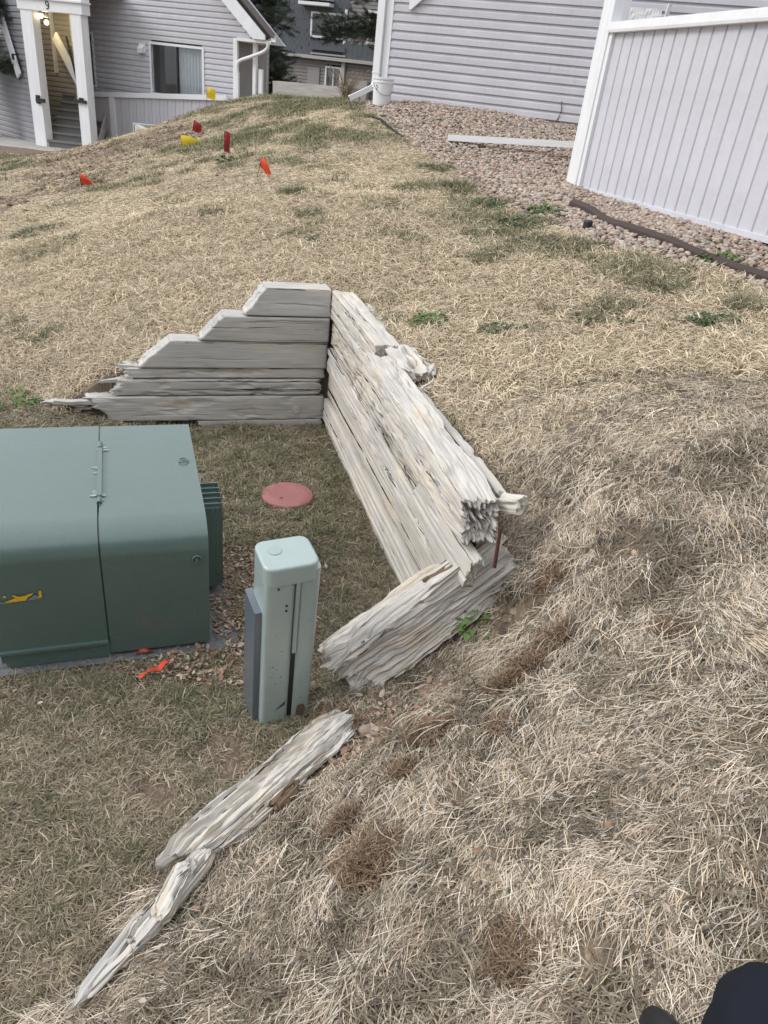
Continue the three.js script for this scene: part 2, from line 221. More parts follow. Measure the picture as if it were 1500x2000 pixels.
// ---------- gable house on the left, with open stair ----------
{
  const H = thing('house', 'pale grey gabled house with sliding window and open entry stair', 'house', [-5.151, 1.616, -21.353], -0.33);
  const skew = g => { g.applyMatrix4(new THREE.Matrix4().set(1, 0, 0.72, 0, 0, 1, 0, 0, 0, 0, 1, 0, 0, 0, 0, 1)); return g; }; // wings run back at an angle to the gable
  const win = [-2.63, -1.03, -0.08, 1.03], nwin = [-4.95, -4.58, -0.1, 1.1];
  lapWall(H, -1.75, 4.9, 0.125, y => [-8.5, y < 1.36 ? 0 : Math.min(0.85, -0.336 - (y + 0.06 - 2.126) / 0.835)], [win, nwin, [-8.5, -5.0, -1.8, 1.5]], mSidingL, 9);
  part(H, 'wall', new THREE.ExtrudeGeometry(new THREE.Shape([[-8.5, -1.8], [0, -1.8], [0, 1.36], [0.55, 1.36], [-0.336, 2.1], [-3.7, 4.9], [-8.5, 4.9]].map(q => new THREE.Vector2(...q)), ), { depth: 0.05, bevelEnabled: false }).translate(0, 0, -1.55), mSidingL[0]);
  part(H, 'side_wall', skew(box(-0.10, -0.02, -1.8, 1.36, -7, -1.6)), mSidingL[1]);
  part(H, 'corner_board', box(-0.09, 0.03, -1.8, 1.36, -0.05, 0.03), mTrim);
  part(H, 'corner_board', box(-3.9, -3.8, -1.8, -1.6, -0.05, 0.03), mTrim);
  windowUnit(H, ...win, 0, { curtain: [-1.83, -1.05], frame: 0.06, split: -1.83 });
  windowUnit(H, ...nwin, 0, { split: null, frame: 0.05, curtain: [-4.95, -4.7], curtainMat: mGreyL });
  const vent = part(H, 'dryer_vent', box(-3.0, -2.8, 0.82, 1.02, 0.01, 0.05), mTrim); part(vent, 'vent_hood', prism([[0.05, 0.80], [0.14, 0.80], [0.15, 0.90], [0.05, 0.98]], -2.98, -2.82), mTrim);
  // rake board, soffit, gutter, roof
  part(H, 'rake_board', new THREE.ExtrudeGeometry(new THREE.Shape([[-4.0, 5.45], [-4.0, 5.12], [0.62, 1.37], [0.97, 1.37], [0.97, 1.46]].map(q => new THREE.Vector2(...q))), { depth: 0.05, bevelEnabled: false }).translate(0, 0, 0.22), mTrim);
  part(H, 'soffit', skew(box(-0.02, 0.96, 1.30, 1.365, -7, 0.21)), mTrim);
  part(H, 'roof', new THREE.ExtrudeGeometry(new THREE.Shape([[-4.0, 5.47], [-4.0, 5.60], [1.06, 1.5], [0.98, 1.42]].map(q => new THREE.Vector2(...q))), { depth: 7.3, bevelEnabled: false }).translate(0, 0, -7).applyMatrix4(new THREE.Matrix4().set(1, 0, 0.72, 0, 0, 1, 0, 0, 0, 0, 1, 0, 0, 0, 0, 1)), mRoof);
  const gut = part(H, 'gutter', skew(box(0.972, 1.08, 1.34, 1.45, -7, 0.27)), mTrim);
  part(gut, 'downspout', mergeGeometries([tube([[1.02, 1.35, 0.2], [1.01, 1.23, 0.19], [0.9, 1.14, 0.16], [0.5, 1.0, 0.1], [0.12, 0.87, 0.06], [0.06, 0.8, 0.055], [0.06, 0.6, 0.055]], 0.042, 40, 8), box(0.032, 0.10, -1.4, 0.62, 0.02, 0.09)]), mTrim);
  // recessed porch right of the corner
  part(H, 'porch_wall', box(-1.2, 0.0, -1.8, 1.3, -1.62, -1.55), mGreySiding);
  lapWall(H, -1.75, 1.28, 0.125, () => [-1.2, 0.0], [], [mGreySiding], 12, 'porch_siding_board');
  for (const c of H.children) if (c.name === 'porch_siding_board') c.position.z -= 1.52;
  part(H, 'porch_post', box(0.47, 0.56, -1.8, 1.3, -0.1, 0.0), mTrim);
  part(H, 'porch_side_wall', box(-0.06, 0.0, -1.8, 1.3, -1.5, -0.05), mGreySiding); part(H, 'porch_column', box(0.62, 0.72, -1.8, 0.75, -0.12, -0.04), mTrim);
  // open stair bay
  part(H, 'stair_post', box(-5.40, -5.02, -1.78, 1.43, 1.35, 1.6), mTrim);
  part(H, 'stair_post', box(-3.79, -3.47, -1.78, 1.43, 1.35, 1.6), mTrim);
  part(H, 'header_beam', box(-5.46, -3.40, 1.43, 1.95, 1.33, 1.62), mTrim);
  part(H, 'header_cap', box(-5.5, -3.36, 1.66, 1.70, 1.33, 1.67), mTrim);
  const font = await new FontLoader().loadAsync('fonts/droid/droid_sans_regular.typeface.json');
  part(H, 'house_number', new TextGeometry('9', { font, size: 0.17, depth: 0.012, curveSegments: 6 }).translate(-4.53, 1.475, 1.622), mBlack);
  // bay back wall (warm siding) and flanking wall
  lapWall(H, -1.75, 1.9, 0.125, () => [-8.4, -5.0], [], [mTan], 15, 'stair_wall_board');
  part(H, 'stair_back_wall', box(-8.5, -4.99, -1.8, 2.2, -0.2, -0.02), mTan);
  const sw = part(H, 'stair_panel', mergeGeometries([box(-5.93, -5.85, 0.08, 1.6, 0.02, 0.09), box(-5.22, -5.12, -0.6, 1.6, 0.02, 0.09), box(-5.85, -5.22, 1.50, 1.6, 0.02, 0.088)]), mTrim);
  const flank = new THREE.Group(); flank.name = 'flank_wall'; flank.position.set(-5.36, 0, 1.40); flank.rotation.y = -0.42; H.add(flank);
  lapWall(flank, -1.72, 2.4, 0.135, () => [-3.2, 0.0], [], [mGreyL], 18, 'siding_board');  // darker grey than the gable: shade of this turned face put into the colour
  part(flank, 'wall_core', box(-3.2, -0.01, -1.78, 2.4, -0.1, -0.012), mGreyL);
  part(flank, 'stair_stringer', bar([-1.6, 1.35, 0.12], [-0.78, -0.08, 0.12], 0.05, 0.26), mTrim);
  part(flank, 'rail_bracket', box(-0.98, -0.9, 0.28, 0.42, 0.05, 0.18), mBlack);
  const st = new THREE.Group(); st.name = 'stairs'; st.position.set(-4.35, -1.72, 1.25); st.rotation.y = 0.42; H.add(st);
  const mTread = new THREE.MeshStandardMaterial({ color: lin(0.23, 0.225, 0.22), roughness: 0.9 });
  for (let i = 0; i < 9; i++) { part(st, 'tread', box(-0.75, 0.62, 0.17 + 0.185 * i, 0.215 + 0.185 * i, -0.30 - 0.25 * i, 0.02 - 0.25 * i), mTread); part(st, 'riser', box(-0.75, 0.62, 0.03 + 0.185 * i, 0.168 + 0.185 * i, -0.06 - 0.25 * i, -0.04 - 0.25 * i), mTread); }
  part(st, 'stringer', bar([0.66, 0.2, 0.08], [0.66, 1.95, -2.3], 0.05, 0.22), mTan);
  part(H, 'handrail', mergeGeometries([bar([-3.82, -0.46, 1.42], [-5.0, 0.95, 0.5], 0.04, 0.05), box(-3.86, -3.50, -0.50, -0.43, 1.61, 1.66), box(-3.70, -3.6, -0.43, -0.38, 1.61, 1.67)]), mBlack);
  part(H, 'handrail', mergeGeometries([box(-5.16, -4.88, -0.62, -0.53, 1.61, 1.67), box(-5.16, -5.06, -0.66, -0.46, 1.605, 1.66)]), mBlack);
  part(H, 'upper_stringer', bar([-5.35, 0.95, 0.55], [-4.35, -0.12, 0.85], 0.05, 0.26), mTrim);
  // lit lamp under the header
  const lamp = part(H, 'porch_lamp', new THREE.CylinderGeometry(0.05, 0.075, 0.05, 16).translate(-4.92, 1.40, 1.42), mTrim);
  part(lamp, 'bulb', new THREE.SphereGeometry(0.07, 16, 12).translate(-4.92, 1.34, 1.42), new THREE.MeshStandardMaterial({ color: 0xffffff, emissive: lin(1, 0.82, 0.5), emissiveIntensity: 3 }));
  const pl = new THREE.PointLight(new THREE.Color(1, 0.76, 0.36), 0.7, 0, 2); pl.position.set(-5.2, 1.22, 0.95); pl.castShadow = true; pl.shadow.radius = 2; H.add(pl);
  const lamp2 = part(H, 'wall_lamp', new THREE.CylinderGeometry(0.06, 0.06, 0.05, 16).translate(-5.2, 1.36, 0.95), mTrim);
  part(lamp2, 'bulb', new THREE.SphereGeometry(0.06, 16, 12).translate(-5.2, 1.22, 0.95), new THREE.MeshStandardMaterial({ color: 0xffffff, emissive: lin(1, 0.82, 0.5), emissiveIntensity: 3 }));
  part(lamp2, 'lamp_rod', new THREE.CylinderGeometry(0.012, 0.012, 0.9, 8).translate(-5.2, 1.81, 0.95), mTrim);
  part(H, 'added_lamp_block', bar([-3.72, 0.1, 1.34], [-5.02, 0.1, 0.02], 0.05, 3.7), mTan);  // unseen wall added edge-on behind the post to block lamp light
  part(H, 'bay_ceiling', box(-5.46, -3.4, 1.96, 2.06, -0.1, 1.62), mTrim);
  part(H, 'rear_walls', box(-12, -5.3, -1.8, 1.2, -7.2, -7.1), mSidingL[0]);
}
{ // low fence in front of the gable house
  const F = thing('low_fence', 'low grey vertical-board fence with white cap rail below the sliding window', 'fence', [-5.151, 1.616, -21.353], -0.33);
  const top = x => 0.03 + 0.077 * x;
  const r = rng(5); let k = 0;
  for (let x = -4.75; x < -0.12; x += 0.128) { const g = box(0, 0.122, -1.75, top(x) - 0.06, 0.30, 0.325 + 0.004 * (k % 2)); const m = part(F, 'board', g, mSidingL[k++ % 2]); m.position.x = x; }
  part(F, 'backing', box(-4.75, -0.12, -1.75, -0.45, 0.28, 0.298), mGreySiding);
  part(F, 'cap_rail', bar([-4.82, top(-4.82), 0.33], [-0.06, top(-0.06), 0.33], 0.12, 0.12), mTrim);
  part(F, 'post', box(-3.82, -3.66, -1.75, top(-3.7) - 0.065, 0.332, 0.40), mTrim);
  part(F, 'base_rail', box(-4.75, -3.0, -1.72, -1.66, 0.332, 0.39), mTrim);
}
structure('patio_slab', new THREE.BoxGeometry(5.2, 0.12, 3.2).translate(-6.4, -1.74, 2.6).rotateY(-0.33).translate(-5.151, 1.616, -21.353), mConcrete).userData.label = 'concrete patio in front of the entry stair';

// ---------- dark apartment building far behind ----------
{
  const B = thing('added_shade_building', 'dark grey two-storey apartment building behind the hill with pent roof', 'building', [-6.06, 1.923, -39.104], -0.33);
  part(B, 'wall', box(-9, 12, -3, 7.5, -8, -1.5), mGreySiding);
  part(B, 'ground_wall', box(-9, 12, -3, 0.0, -1.5, -0.05), mGreySiding); part(B, 'side_wall', box(2.0, 2.7, 0.0, 7.5, -1.5, -0.05), mGreySiding); part(B, 'side_wall', box(-9, -0.4, 0.0, 7.5, -1.5, -0.05), mGreySiding);
  const rows = []; for (let y = -0.6; y < 1.35; y += 0.14) rows.push(prism(lapProfile(0.14), -6, y > 0.15 && y < 1.1 ? 0.9 : 1.75), prism(lapProfile(0.14), 1.95, 6).translate(0, 0, 0)), rows.slice(-2).forEach(g => g.translate(0, y, 0));
  const lower = part(B, 'lower_siding', mergeGeometries(rows), mGreySiding); lower.userData.kind = 'stuff';
  const r2 = []; for (let y = 2.05; y < 6; y += 0.14) r2.push(prism(lapProfile(0.14), 1.86, y > 2.1 && y < 3.35 ? 2.88 : 6).translate(0, y, 0.02));
  part(B, 'upper_siding', mergeGeometries(r2), mGreySiding).userData.kind = 'stuff';
  // shingled skirt of the upper storey, individual courses
  const rs = rng(3), sh = []; for (let k = 0; k < 26; k++) { const y = 1.5 + k * 0.17; for (let x = -6; x < 1.75; x += 0.24) { if (x > -0.1 && x < 1.72 && y > 2.05 && y < 3.15) continue; const o = (k % 2) * 0.12 + (rs() - 0.5) * 0.03; sh.push(box(x + o, x + o + 0.232, y, y + 0.185, -0.02, 0.05 - 0.0 + rs() * 0.012)); } }
  part(B, 'shingles', mergeGeometries(sh), mShingle).userData.kind = 'stuff';
  const sh2 = []; for (let k = 0; k < 4; k++) { const y = 1.5 + k * 0.15; for (let x = 1.78; x < 6; x += 0.24) sh2.push(box(x, x + 0.232, y, y + 0.16, -0.02, 0.09 + rs() * 0.012)); }
  part(B, 'shingle_band', mergeGeometries(sh2), mShingle).userData.kind = 'stuff';
  part(B, 'gutter', box(-6, 6, 1.37, 1.50, 0.0, 0.32), new THREE.MeshStandardMaterial({ color: lin(0.42, 0.41, 0.39), roughness: 0.7 }));
  windowUnit(B, 0.14, 1.68, 2.28, 3.1, 0.07, { frame: 0.08, split: 1.15, bar: mTrim });
  windowUnit(B, 2.98, 3.9, 2.25, 3.3, 0.09, { frame: 0.1 });
  part(B, 'corner_board', box(1.74, 1.86, 2.05, 3.35, 0.0, 0.1), mTrim);
  part(B, 'vent_slot', box(0.2, 1.88, 1.62, 1.74, 0.02, 0.075), mBlack);
  part(B, 'vent_sill', box(0.15, 1.92, 1.56, 1.62, 0.02, 0.14), new THREE.MeshStandardMaterial({ color: lin(0.35, 0.35, 0.35), roughness: 0.8 }));
  part(B, 'window_lintel', box(0.2, 1.88, 1.74, 1.90, 0.02, 0.15), mShingle);
  part(B, 'balcony_rail', box(-0.4, 1.15, 3.38, 3.50, 0.05, 0.5), mTrim);
  part(B, 'balcony_rail', box(-0.4, 1.15, 3.60, 3.68, 0.05, 0.5), mTrim);
  const door = part(B, 'door', box(0.0, 0.62, -0.8, 1.05, 0.02, 0.06), new THREE.MeshStandardMaterial({ color: lin(0.3, 0.29, 0.28), roughness: 0.8 }));
  part(door, 'door_glass', box(0.08, 0.54, -0.6, 0.35, 0.061, 0.066), new THREE.MeshStandardMaterial({ color: lin(0.12, 0.13, 0.14), roughness: 0.1 }));
  windowUnit(B, 0.98, 1.66, 0.3, 1.08, 0.04, { frame: 0.07, curtain: [0.98, 1.66], curtainMat: new THREE.MeshStandardMaterial({ color: lin(0.22, 0.22, 0.22), roughness: 0.9 }), bar: mTrim });
  part(B, 'porch_post', box(1.77, 1.93, -1.5, 1.37, 0.0, 0.16), new THREE.MeshStandardMaterial({ color: lin(0.45, 0.43, 0.4), roughness: 0.7 }));
  part(B, 'utility_box', box(2.2, 3.2, -0.5, 0.72, 0.05, 0.35), new THREE.MeshStandardMaterial({ color: lin(0.40, 0.39, 0.36), roughness: 0.8 }));
  part(B, 'roof', prism([[0.6, 7.5], [-4, 9.5], [-8.6, 7.5]], -9.4, 12.4), mRoof);
}
{ // low concrete wall on the crest
  const g = new THREE.BoxGeometry(1.86, 0.30, 0.34, 12, 3, 3), p = g.attributes.position;
  for (let i = 0; i < p.count; i++) { p.setXYZ(i, p.getX(i) + 0.012 * noise(p.getX(i) * 6, p.getY(i) * 9, p.getZ(i) * 9), p.getY(i) + 0.010 * noise(p.getX(i) * 5, 3, p.getZ(i) * 9), p.getZ(i) + 0.01 * noise(p.getX(i) * 6, p.getY(i) * 9, 7)); }
  g.computeVertexNormals(); const m = solo('concrete_curb', g, mConcrete, 'low pale concrete curb on the crest of the hill', 'curb'); m.position.set(-2.28, 2.0, -15.75); m.rotation.set(0, -0.53, 0); m.rotation.z = 0.02;
}
// ---------- unseen building added behind the photographer to shade the yard-facing sides ----------
{
  const B = thing('added_shade_building', 'unseen tall grey block added behind the photographer for its shade', 'building', [1.0, 0.2, 6.5], 0.3);
  part(B, 'wall', box(-5.5, 11, -1, 6.2, 0, 7), mGreySiding);
  lapWall(B, 0, 6.1, 0.3, () => [-5.5, 11], [], [mGreyL], 88); for (const c of B.children) if (c.name === 'siding_board') { c.rotation.y = Math.PI; c.position.x = 5.5; c.position.z = -0.015; }
  part(B, 'roof', prism([[-0.6, 6.2], [7.6, 6.2], [3.5, 8.0]], -6.1, 11.6), mRoof);
}
// ---------- weathered timber ----------
const woodHeight = (u, v) => { const wv = 0.035 * vn(u * 3, v * 4, 3, 4, 71), a = vn(u * 4, (v + wv) * 40, 4, 40, 72), b = vn(u * 7, (v + wv) * 130, 7, 130, 73), c = vn(u * 16, (v + wv) * 300, 16, 300, 74), k = vn(u * 5, (v + wv) * 170, 5, 170, 77); const chk = sstep(0.16, 0.03, Math.abs(k - 0.5)) * sstep(0.45, 0.7, vn(u * 6, v * 9, 6, 9, 78)); return clamp(0.16 * a + 0.38 * b + 0.46 * c - 0.45 * chk); };
const woodMap = texture(1024, 1024, (u, v) => { const h = woodHeight(u, v), stain = vn(u * 4, v * 5, 4, 5, 75) * 0.6 + vn(u * 14, v * 30, 14, 30, 76) * 0.4, t = 0.37 + 0.17 * h + 0.09 * (stain - 0.5); const w = sstep(0.5, 0.85, stain) + 0.8 * sstep(0.76, 0.95, vn(u * 7, v * 9, 7, 9, 79)); return [t * (1.0 + 0.03 * w), t * (0.972 - 0.025 * w), t * (0.925 - 0.10 * w)]; }, true);
const woodBump = texture(1024, 1024, (u, v) => { const h = woodHeight(u, v); return [h, h, h]; });
const mWood = [1.14, 1.06, 1.2].map(k => new THREE.MeshStandardMaterial({ map: woodMap, bumpMap: woodBump, bumpScale: 0.0014, roughness: 0.92, color: lin(k, k, k * 0.99) }));
const mWoodPale = new THREE.MeshStandardMaterial({ map: woodMap, bumpMap: woodBump, bumpScale: 0.0014, roughness: 0.9, color: lin(1.30, 1.27, 1.22) });
const mWoodCream = new THREE.MeshStandardMaterial({ map: woodMap, bumpMap: woodBump, bumpScale: 0.0014, roughness: 0.92, color: lin(1.22, 1.17, 1.08) });
const mRotten = new THREE.MeshStandardMaterial({ map: woodMap, bumpMap: woodBump, bumpScale: 0.01, roughness: 1, color: lin(0.42, 0.30, 0.2) });
const mRust = new THREE.MeshStandardMaterial({ color: lin(0.075, 0.035, 0.025), roughness: 0.95 });
// A squared timber along +x, y 0..h, z -d..0 (z=0 is the show face). Splits, furrows and ragged ends are modelled.
function timber(o) {
  const { L, h, d, seed } = o, nL = o.nL ?? 70, r = rng(seed), S = seed * 13.37;
  const per = 2 * (h + d), rc = o.round ?? 0.010, amp = o.amp ?? 0.004, furrow = o.furrow ?? 0.0022, rot = o.rot ?? 0;
  const at = p => { // point and outward normal on the rounded section
    p = ((p % per) + per) % per; let y, z, ny, nz;
    if (p < h) { y = p; z = 0; ny = 0; nz = 1; } else if (p < h + d) { y = h; z = -(p - h); ny = 1; nz = 0; } else if (p < 2 * h + d) { y = h - (p - h - d); z = -d; ny = 0; nz = -1; } else { y = 0; z = -d + (p - 2 * h - d); ny = -1; nz = 0; }
    const cy = clamp(y, rc, h - rc), cz = clamp(z, -d + rc, -rc), dy = y - cy, dz = z - cz, l = Math.hypot(dy, dz);
    if (l > 1e-6 && Math.abs(dy) > 1e-6 && Math.abs(dz) > 1e-6) { y = cy + dy / l * rc; z = cz + dz / l * rc; ny = dy / l; nz = dz / l; }
    return [y, z, ny, nz]; };
  const cracks = []; for (let k = 0; k < (o.cracks ?? 6); k++) cracks.push({ p: 0.01 + r() * ((o.crackFront ? h + d : per) - 0.02), w: (0.0014 + 0.0026 * r()) * (o.crackWide ?? 1), dep: (0.010 + 0.020 * r()) * (o.crackDepth ?? 1), a: r() * 0.8 - 0.15, b: 0.2 + 0.7 * r(), k: k });
  for (let k = 0; k < (o.long ?? 0); k++) cracks.push({ p: h * (0.18 + 0.64 * r()), w: 0.003 + 0.002 * r(), dep: 0.028, a: -0.3 + 0.3 * r(), b: 1.1 + 0.4 * r(), k: 20 + k });
  for (const c of cracks) { c.b = c.a + c.b; c.drift = x => 0.012 * noise(x * 1.6, c.p * 70, S) + 0.003 * noise(x * 9, c.p * 50, S + 2); }
  const base = o.nP ?? 64, ps = []; for (let i = 0; i < base; i++) ps.push([i / base * per, null]);
  for (const c of cracks) for (const e of [-3, -1.1, -0.45, 0, 0.45, 1.1, 3]) ps.push([c.p + e * c.w, c, e]);
  const keep = ps.filter(([p, c]) => c || !cracks.some(q => { let e = p - q.p; e -= Math.round(e / per) * per; return Math.abs(e) < 0.016; })).map(q => [((q[0] % per) + per) % per, q[1], q[2]]).sort((x, y) => x[0] - y[0]);
  const nP = keep.length;
  const ends = o.ends ?? [{}, {}];
  const ragOf = (e, y, z, p) => (e.bevel ?? 0) * (y / h) + (e.bevelDown ?? 0) * (1 - y / h) + (e.bevelZ ?? 0) * (-z / d) + (e.rag ?? 0.01) * (0.5 + 0.5 * noise(p * (e.freq ?? 38), S, 3)) + (e.rag ?? 0.01) * 0.8 * Math.abs(noise(p * (e.freq ?? 38) * 0.3, S + 9, 1)) + 0.25 * (e.rag ?? 0.01) * noise(p * 190, S, 5);
  const pos = [], uv = [], idx = [];
  for (let i = 0; i <= nL; i++) {
    const t = i / nL;
    for (let k = 0; k <= nP; k++) {
      const [p0, own] = keep[k % nP], xr = L * t, q = p0 + (own ? own.drift(xr) : 0), [y, z, ny, nz] = at(q), [ey, ez] = at(p0);
      const a = ragOf(ends[0], ey, ez, p0), b = L - ragOf(ends[1], ey, ez, p0 + 7), x = a + (b - a) * t;
      const n1 = noise(x * 1.2, q * 55, S + 4) + 0.25 * noise(x * 5, q * 90, S + 1), n2 = noise(x * 1.7, q * 120, S + 8);
      let disp = amp * noise(x * 2.2, q * 9, S) - furrow * Math.exp(-((n1 / 0.13) ** 2)) - 0.5 * furrow * Math.exp(-((n2 / 0.16) ** 2)) + 0.25 * furrow * noise(x * 6, q * 150, S + 3);
      if (o.fibre) { const f1 = noise(x * 2.4, q * 150, S + 11) + 0.4 * noise(x * 7, q * 210, S + 12), lay = Math.round(2.4 * (noise(x * 2.2, q * 34, S + 13) + 0.5 * noise(x * 6, q * 60, S + 14))) / 2; disp += o.fibre * (0.55 * lay - 0.9 * Math.exp(-((f1 / 0.11) ** 2)) + 0.35 * noise(x * 5, q * 330, S + 15)); }
      if (rot) { const n = fbm(x * 4, y * 9 + q * 6, S + z * 9, 3); disp -= rot * sstep(0.08, 0.65, n) + rot * 0.25 * Math.max(0, noise(x * 12, q * 50, S)); }
      for (const c of cracks) { const win = sstep(c.a, c.a + 0.12, t) * sstep(c.b, c.b - 0.12, t); if (win <= 0) continue; let dp = q - (c.p + c.drift(xr)); dp -= Math.round(dp / per) * per; const e = dp / c.w; if (Math.abs(e) < 3) disp -= c.dep * win * Math.exp(-e * e * 1.4) * (0.75 + 0.4 * noise(x * 7, c.k, S)); }
      const endT = sstep(0.12, 0, t) * (ends[0].taper ?? 0) + sstep(0.88, 1, t) * (ends[1].taper ?? 0);
      let Y = y + ny * disp, Zz = z + nz * disp;
      Y = h / 2 + (Y - h / 2) * (1 - endT); Zz = -d / 2 + (Zz + d / 2) * (1 - endT);
      Y += (o.bow ?? 0) * Math.sin(Math.PI * t); Zz += (o.bowZ ?? 0) * Math.sin(Math.PI * t);
      pos.push(x, Y, Zz); uv.push((x + seed * 0.37) / 1.1, ((k === nP ? p0 + per : p0) + seed * 0.21) / 0.55);
    }
  }
  const w = nP + 1;
  for (let i = 0; i < nL; i++) for (let k = 0; k < nP; k++) { const a = i * w + k; idx.push(a, a + w, a + 1, a + 1, a + w, a + w + 1); }
  for (const e of [0, nL]) { // jagged end: inner rings stepping in and out along the grain
    let prev = e * w, sgn = e ? -1 : 1; const rings = 9, E = e ? ends[1] : ends[0], rg = E.rag ?? 0.01, hol = E.hollow ?? 0.006;
    for (let s = 1; s <= rings; s++) { const base = pos.length / 3, f = 1 - s / rings * 0.98; for (let k = 0; k <= nP; k++) { const j = (e * w + k) * 3, cy = h / 2, cz = -d / 2, oy = cy + (pos[j + 1] - cy) * f, oz = cz + (pos[j + 2] - cz) * f; const n = noise(oy * 28, oz * 120, S + 2) + 0.6 * noise(oy * 90, oz * 60, S + 5); const mean = e ? L - 0.6 * rg - (E.bevel ?? 0) * oy / h - (E.bevelDown ?? 0) * (1 - oy / h) - (E.bevelZ ?? 0) * (-oz / d) : 0.6 * rg + (E.bevel ?? 0) * oy / h + (E.bevelDown ?? 0) * (1 - oy / h) + (E.bevelZ ?? 0) * (-oz / d); const m = sstep(0, 0.35, s / rings); pos.push(pos[j] * (1 - m) + m * mean + sgn * (hol * sstep(0, 0.8, s / rings) * (0.6 + 0.8 * n) + 0.35 * Math.min(rg, 0.04) * n), oy, oz); uv.push(oz / 2.2 + 0.3, oy / 0.3); }
      for (let k = 0; k < nP; k++) { const a = prev + k, b = base + k; if (e) idx.push(a, b, a + 1, a + 1, b, b + 1); else idx.push(a, a + 1, b, b, a + 1, b + 1); } prev = base; }
  }
  // splinters standing off the ends and the top
  const geos = [];
  const g = new THREE.BufferGeometry(); g.setAttribute('position', new THREE.Float32BufferAttribute(pos, 3)); g.setAttribute('uv', new THREE.Float32BufferAttribute(uv, 2)); g.setIndex(idx); g.computeVertexNormals();
  { // close the normal seam along the length
    const N = g.attributes.normal; for (let i = 0; i <= nL; i++) { const a = i * w, b = i * w + nP; const v = new THREE.Vector3(N.getX(a) + N.getX(b), N.getY(a) + N.getY(b), N.getZ(a) + N.getZ(b)).normalize(); N.setXYZ(a, v.x, v.y, v.z); N.setXYZ(b, v.x, v.y, v.z); } }
  geos.push(g);
  for (const s of o.splinters ?? []) geos.push(splinter(...s));
  return geos.length > 1 ? mergeGeometries(geos) : g;
}
function splinter(x, y, z, len, w, t, tilt = 0, yaw = 0, seed = 1) { // flat sliver of wood pointing along +x
  const n = 8, pos = [], uv = [], idx = [];
  for (let i = 0; i <= n; i++) { const q = i / n, k = Math.pow(1 - q, 0.6) * (0.85 + 0.3 * noise(q * 5, seed)); const cy = 0.012 * noise(q * 3, seed + 4); for (const [a, b] of [[-1, -1], [1, -1], [1, 1], [-1, 1]]) { pos.push(q * len, cy + b * t / 2 * (0.4 + 0.6 * k), a * w / 2 * k); uv.push(q * len / 1.1 + seed, (a * w * 0.5 + b * t) / 0.55); } }
  for (let i = 0; i < n; i++) for (let k = 0; k < 4; k++) { const a = i * 4 + k, b = i * 4 + (k + 1) % 4; idx.push(a, b, a + 4, b, b + 4, a + 4); }
  idx.push(0, 2, 1, 0, 3, 2); const e = n * 4; idx.push(e, e + 1, e + 2, e, e + 2, e + 3);
  const g = new THREE.BufferGeometry(); g.setAttribute('position', new THREE.Float32BufferAttribute(pos, 3)); g.setAttribute('uv', new THREE.Float32BufferAttribute(uv, 2)); g.setIndex(idx); const f = g.toNonIndexed(); f.computeVertexNormals(); f.setIndex([...Array(f.attributes.position.count).keys()]);
  f.rotateZ(tilt); f.rotateY(yaw); f.translate(x, y, z); return f;
}
// --- stepped wing: x runs from its low tip (left) to the inner corner; z=0 is the face seen from the yard
{
  const W = thing('retaining_wall', 'stepped grey timber retaining wall of six tapering courses behind the green cabinet', 'retaining wall', [-0.513, 0, -4.737], 0.352);
  const T = (s0, s1, y0, y1, o, m = 0, z = 0) => { const g = timber({ L: s0 - s1, h: y1 - y0, d: 0.17, round: 0.007, furrow: 0.0009, crackDepth: 0.55, crackWide: 0.9, ...o, cracks: Math.min(o.cracks ?? 5, 5) }); const q = part(W, 'timber', g, mWood[m]); q.position.set(-s0, y0, z); q.rotation.z = o.tilt ?? 0; return q; };
  T(0.57, 0.0, 0.773, 0.955, { seed: 3, ends: [{ bevel: 0.13, rag: 0.02 }, { rag: 0.004 }], cracks: 9, crackFront: true, nL: 60 }, 2, 0.006);
  T(0.86, 0.0, 0.602, 0.766, { seed: 7, ends: [{ bevel: 0.15, rag: 0.025 }, { rag: 0.004 }], cracks: 8, crackFront: true }, 1, 0.012);
  T(1.24, 0.0, 0.418, 0.597, { seed: 11, ends: [{ bevel: 0.20, rag: 0.02 }, { rag: 0.004 }], cracks: 8, crackFront: true }, 0, 0.0);
  T(1.36, 0.0, 0.345, 0.412, { seed: 17, ends: [{ rag: 0.10, freq: 60 }, { rag: 0.02 }], cracks: 6, crackFront: true, rot: 0.02, splinters: [[0.25, 0.045, -0.05, -0.26, 0.07, 0.03, -0.12, 0.05, 3]] }, 2, -0.012);
  T(1.46, 0.0, 0.232, 0.340, { seed: 19, ends: [{ bevel: 0.05, rag: 0.10, freq: 50 }, { rag: 0.06, freq: 60 }], cracks: 11, crackFront: true, crackDepth: 1.2, rot: 0.018, splinters: [[0.2, 0.10, -0.04, -0.22, 0.06, 0.028, 0.1, -0.05, 8]] }, 1, 0.004);
  T(1.62, 0.0, 0.058, 0.228, { seed: 23, tilt: -0.004, ends: [{ bevelDown: 0.16, rag: 0.09, freq: 46 }, { rag: 0.01 }], cracks: 10, crackFront: true, rot: 0.012, splinters: [[0.15, 0.12, -0.05, -0.28, 0.09, 0.03, -0.03, 0.08, 5]] }, 0, 0.016);
  T(0.92, 0.0, -0.10, 0.052, { seed: 29, ends: [{ rag: 0.08, bevelDown: 0.1 }, { rag: 0.02 }], cracks: 6, crackFront: true }, 1, 0.02);
  part(W, 'bolt_plug', new THREE.CylinderGeometry(0.024, 0.024, 0.01, 20).rotateX(Math.PI / 2).translate(-0.20, 0.125, 0.02), mWoodPale);
}
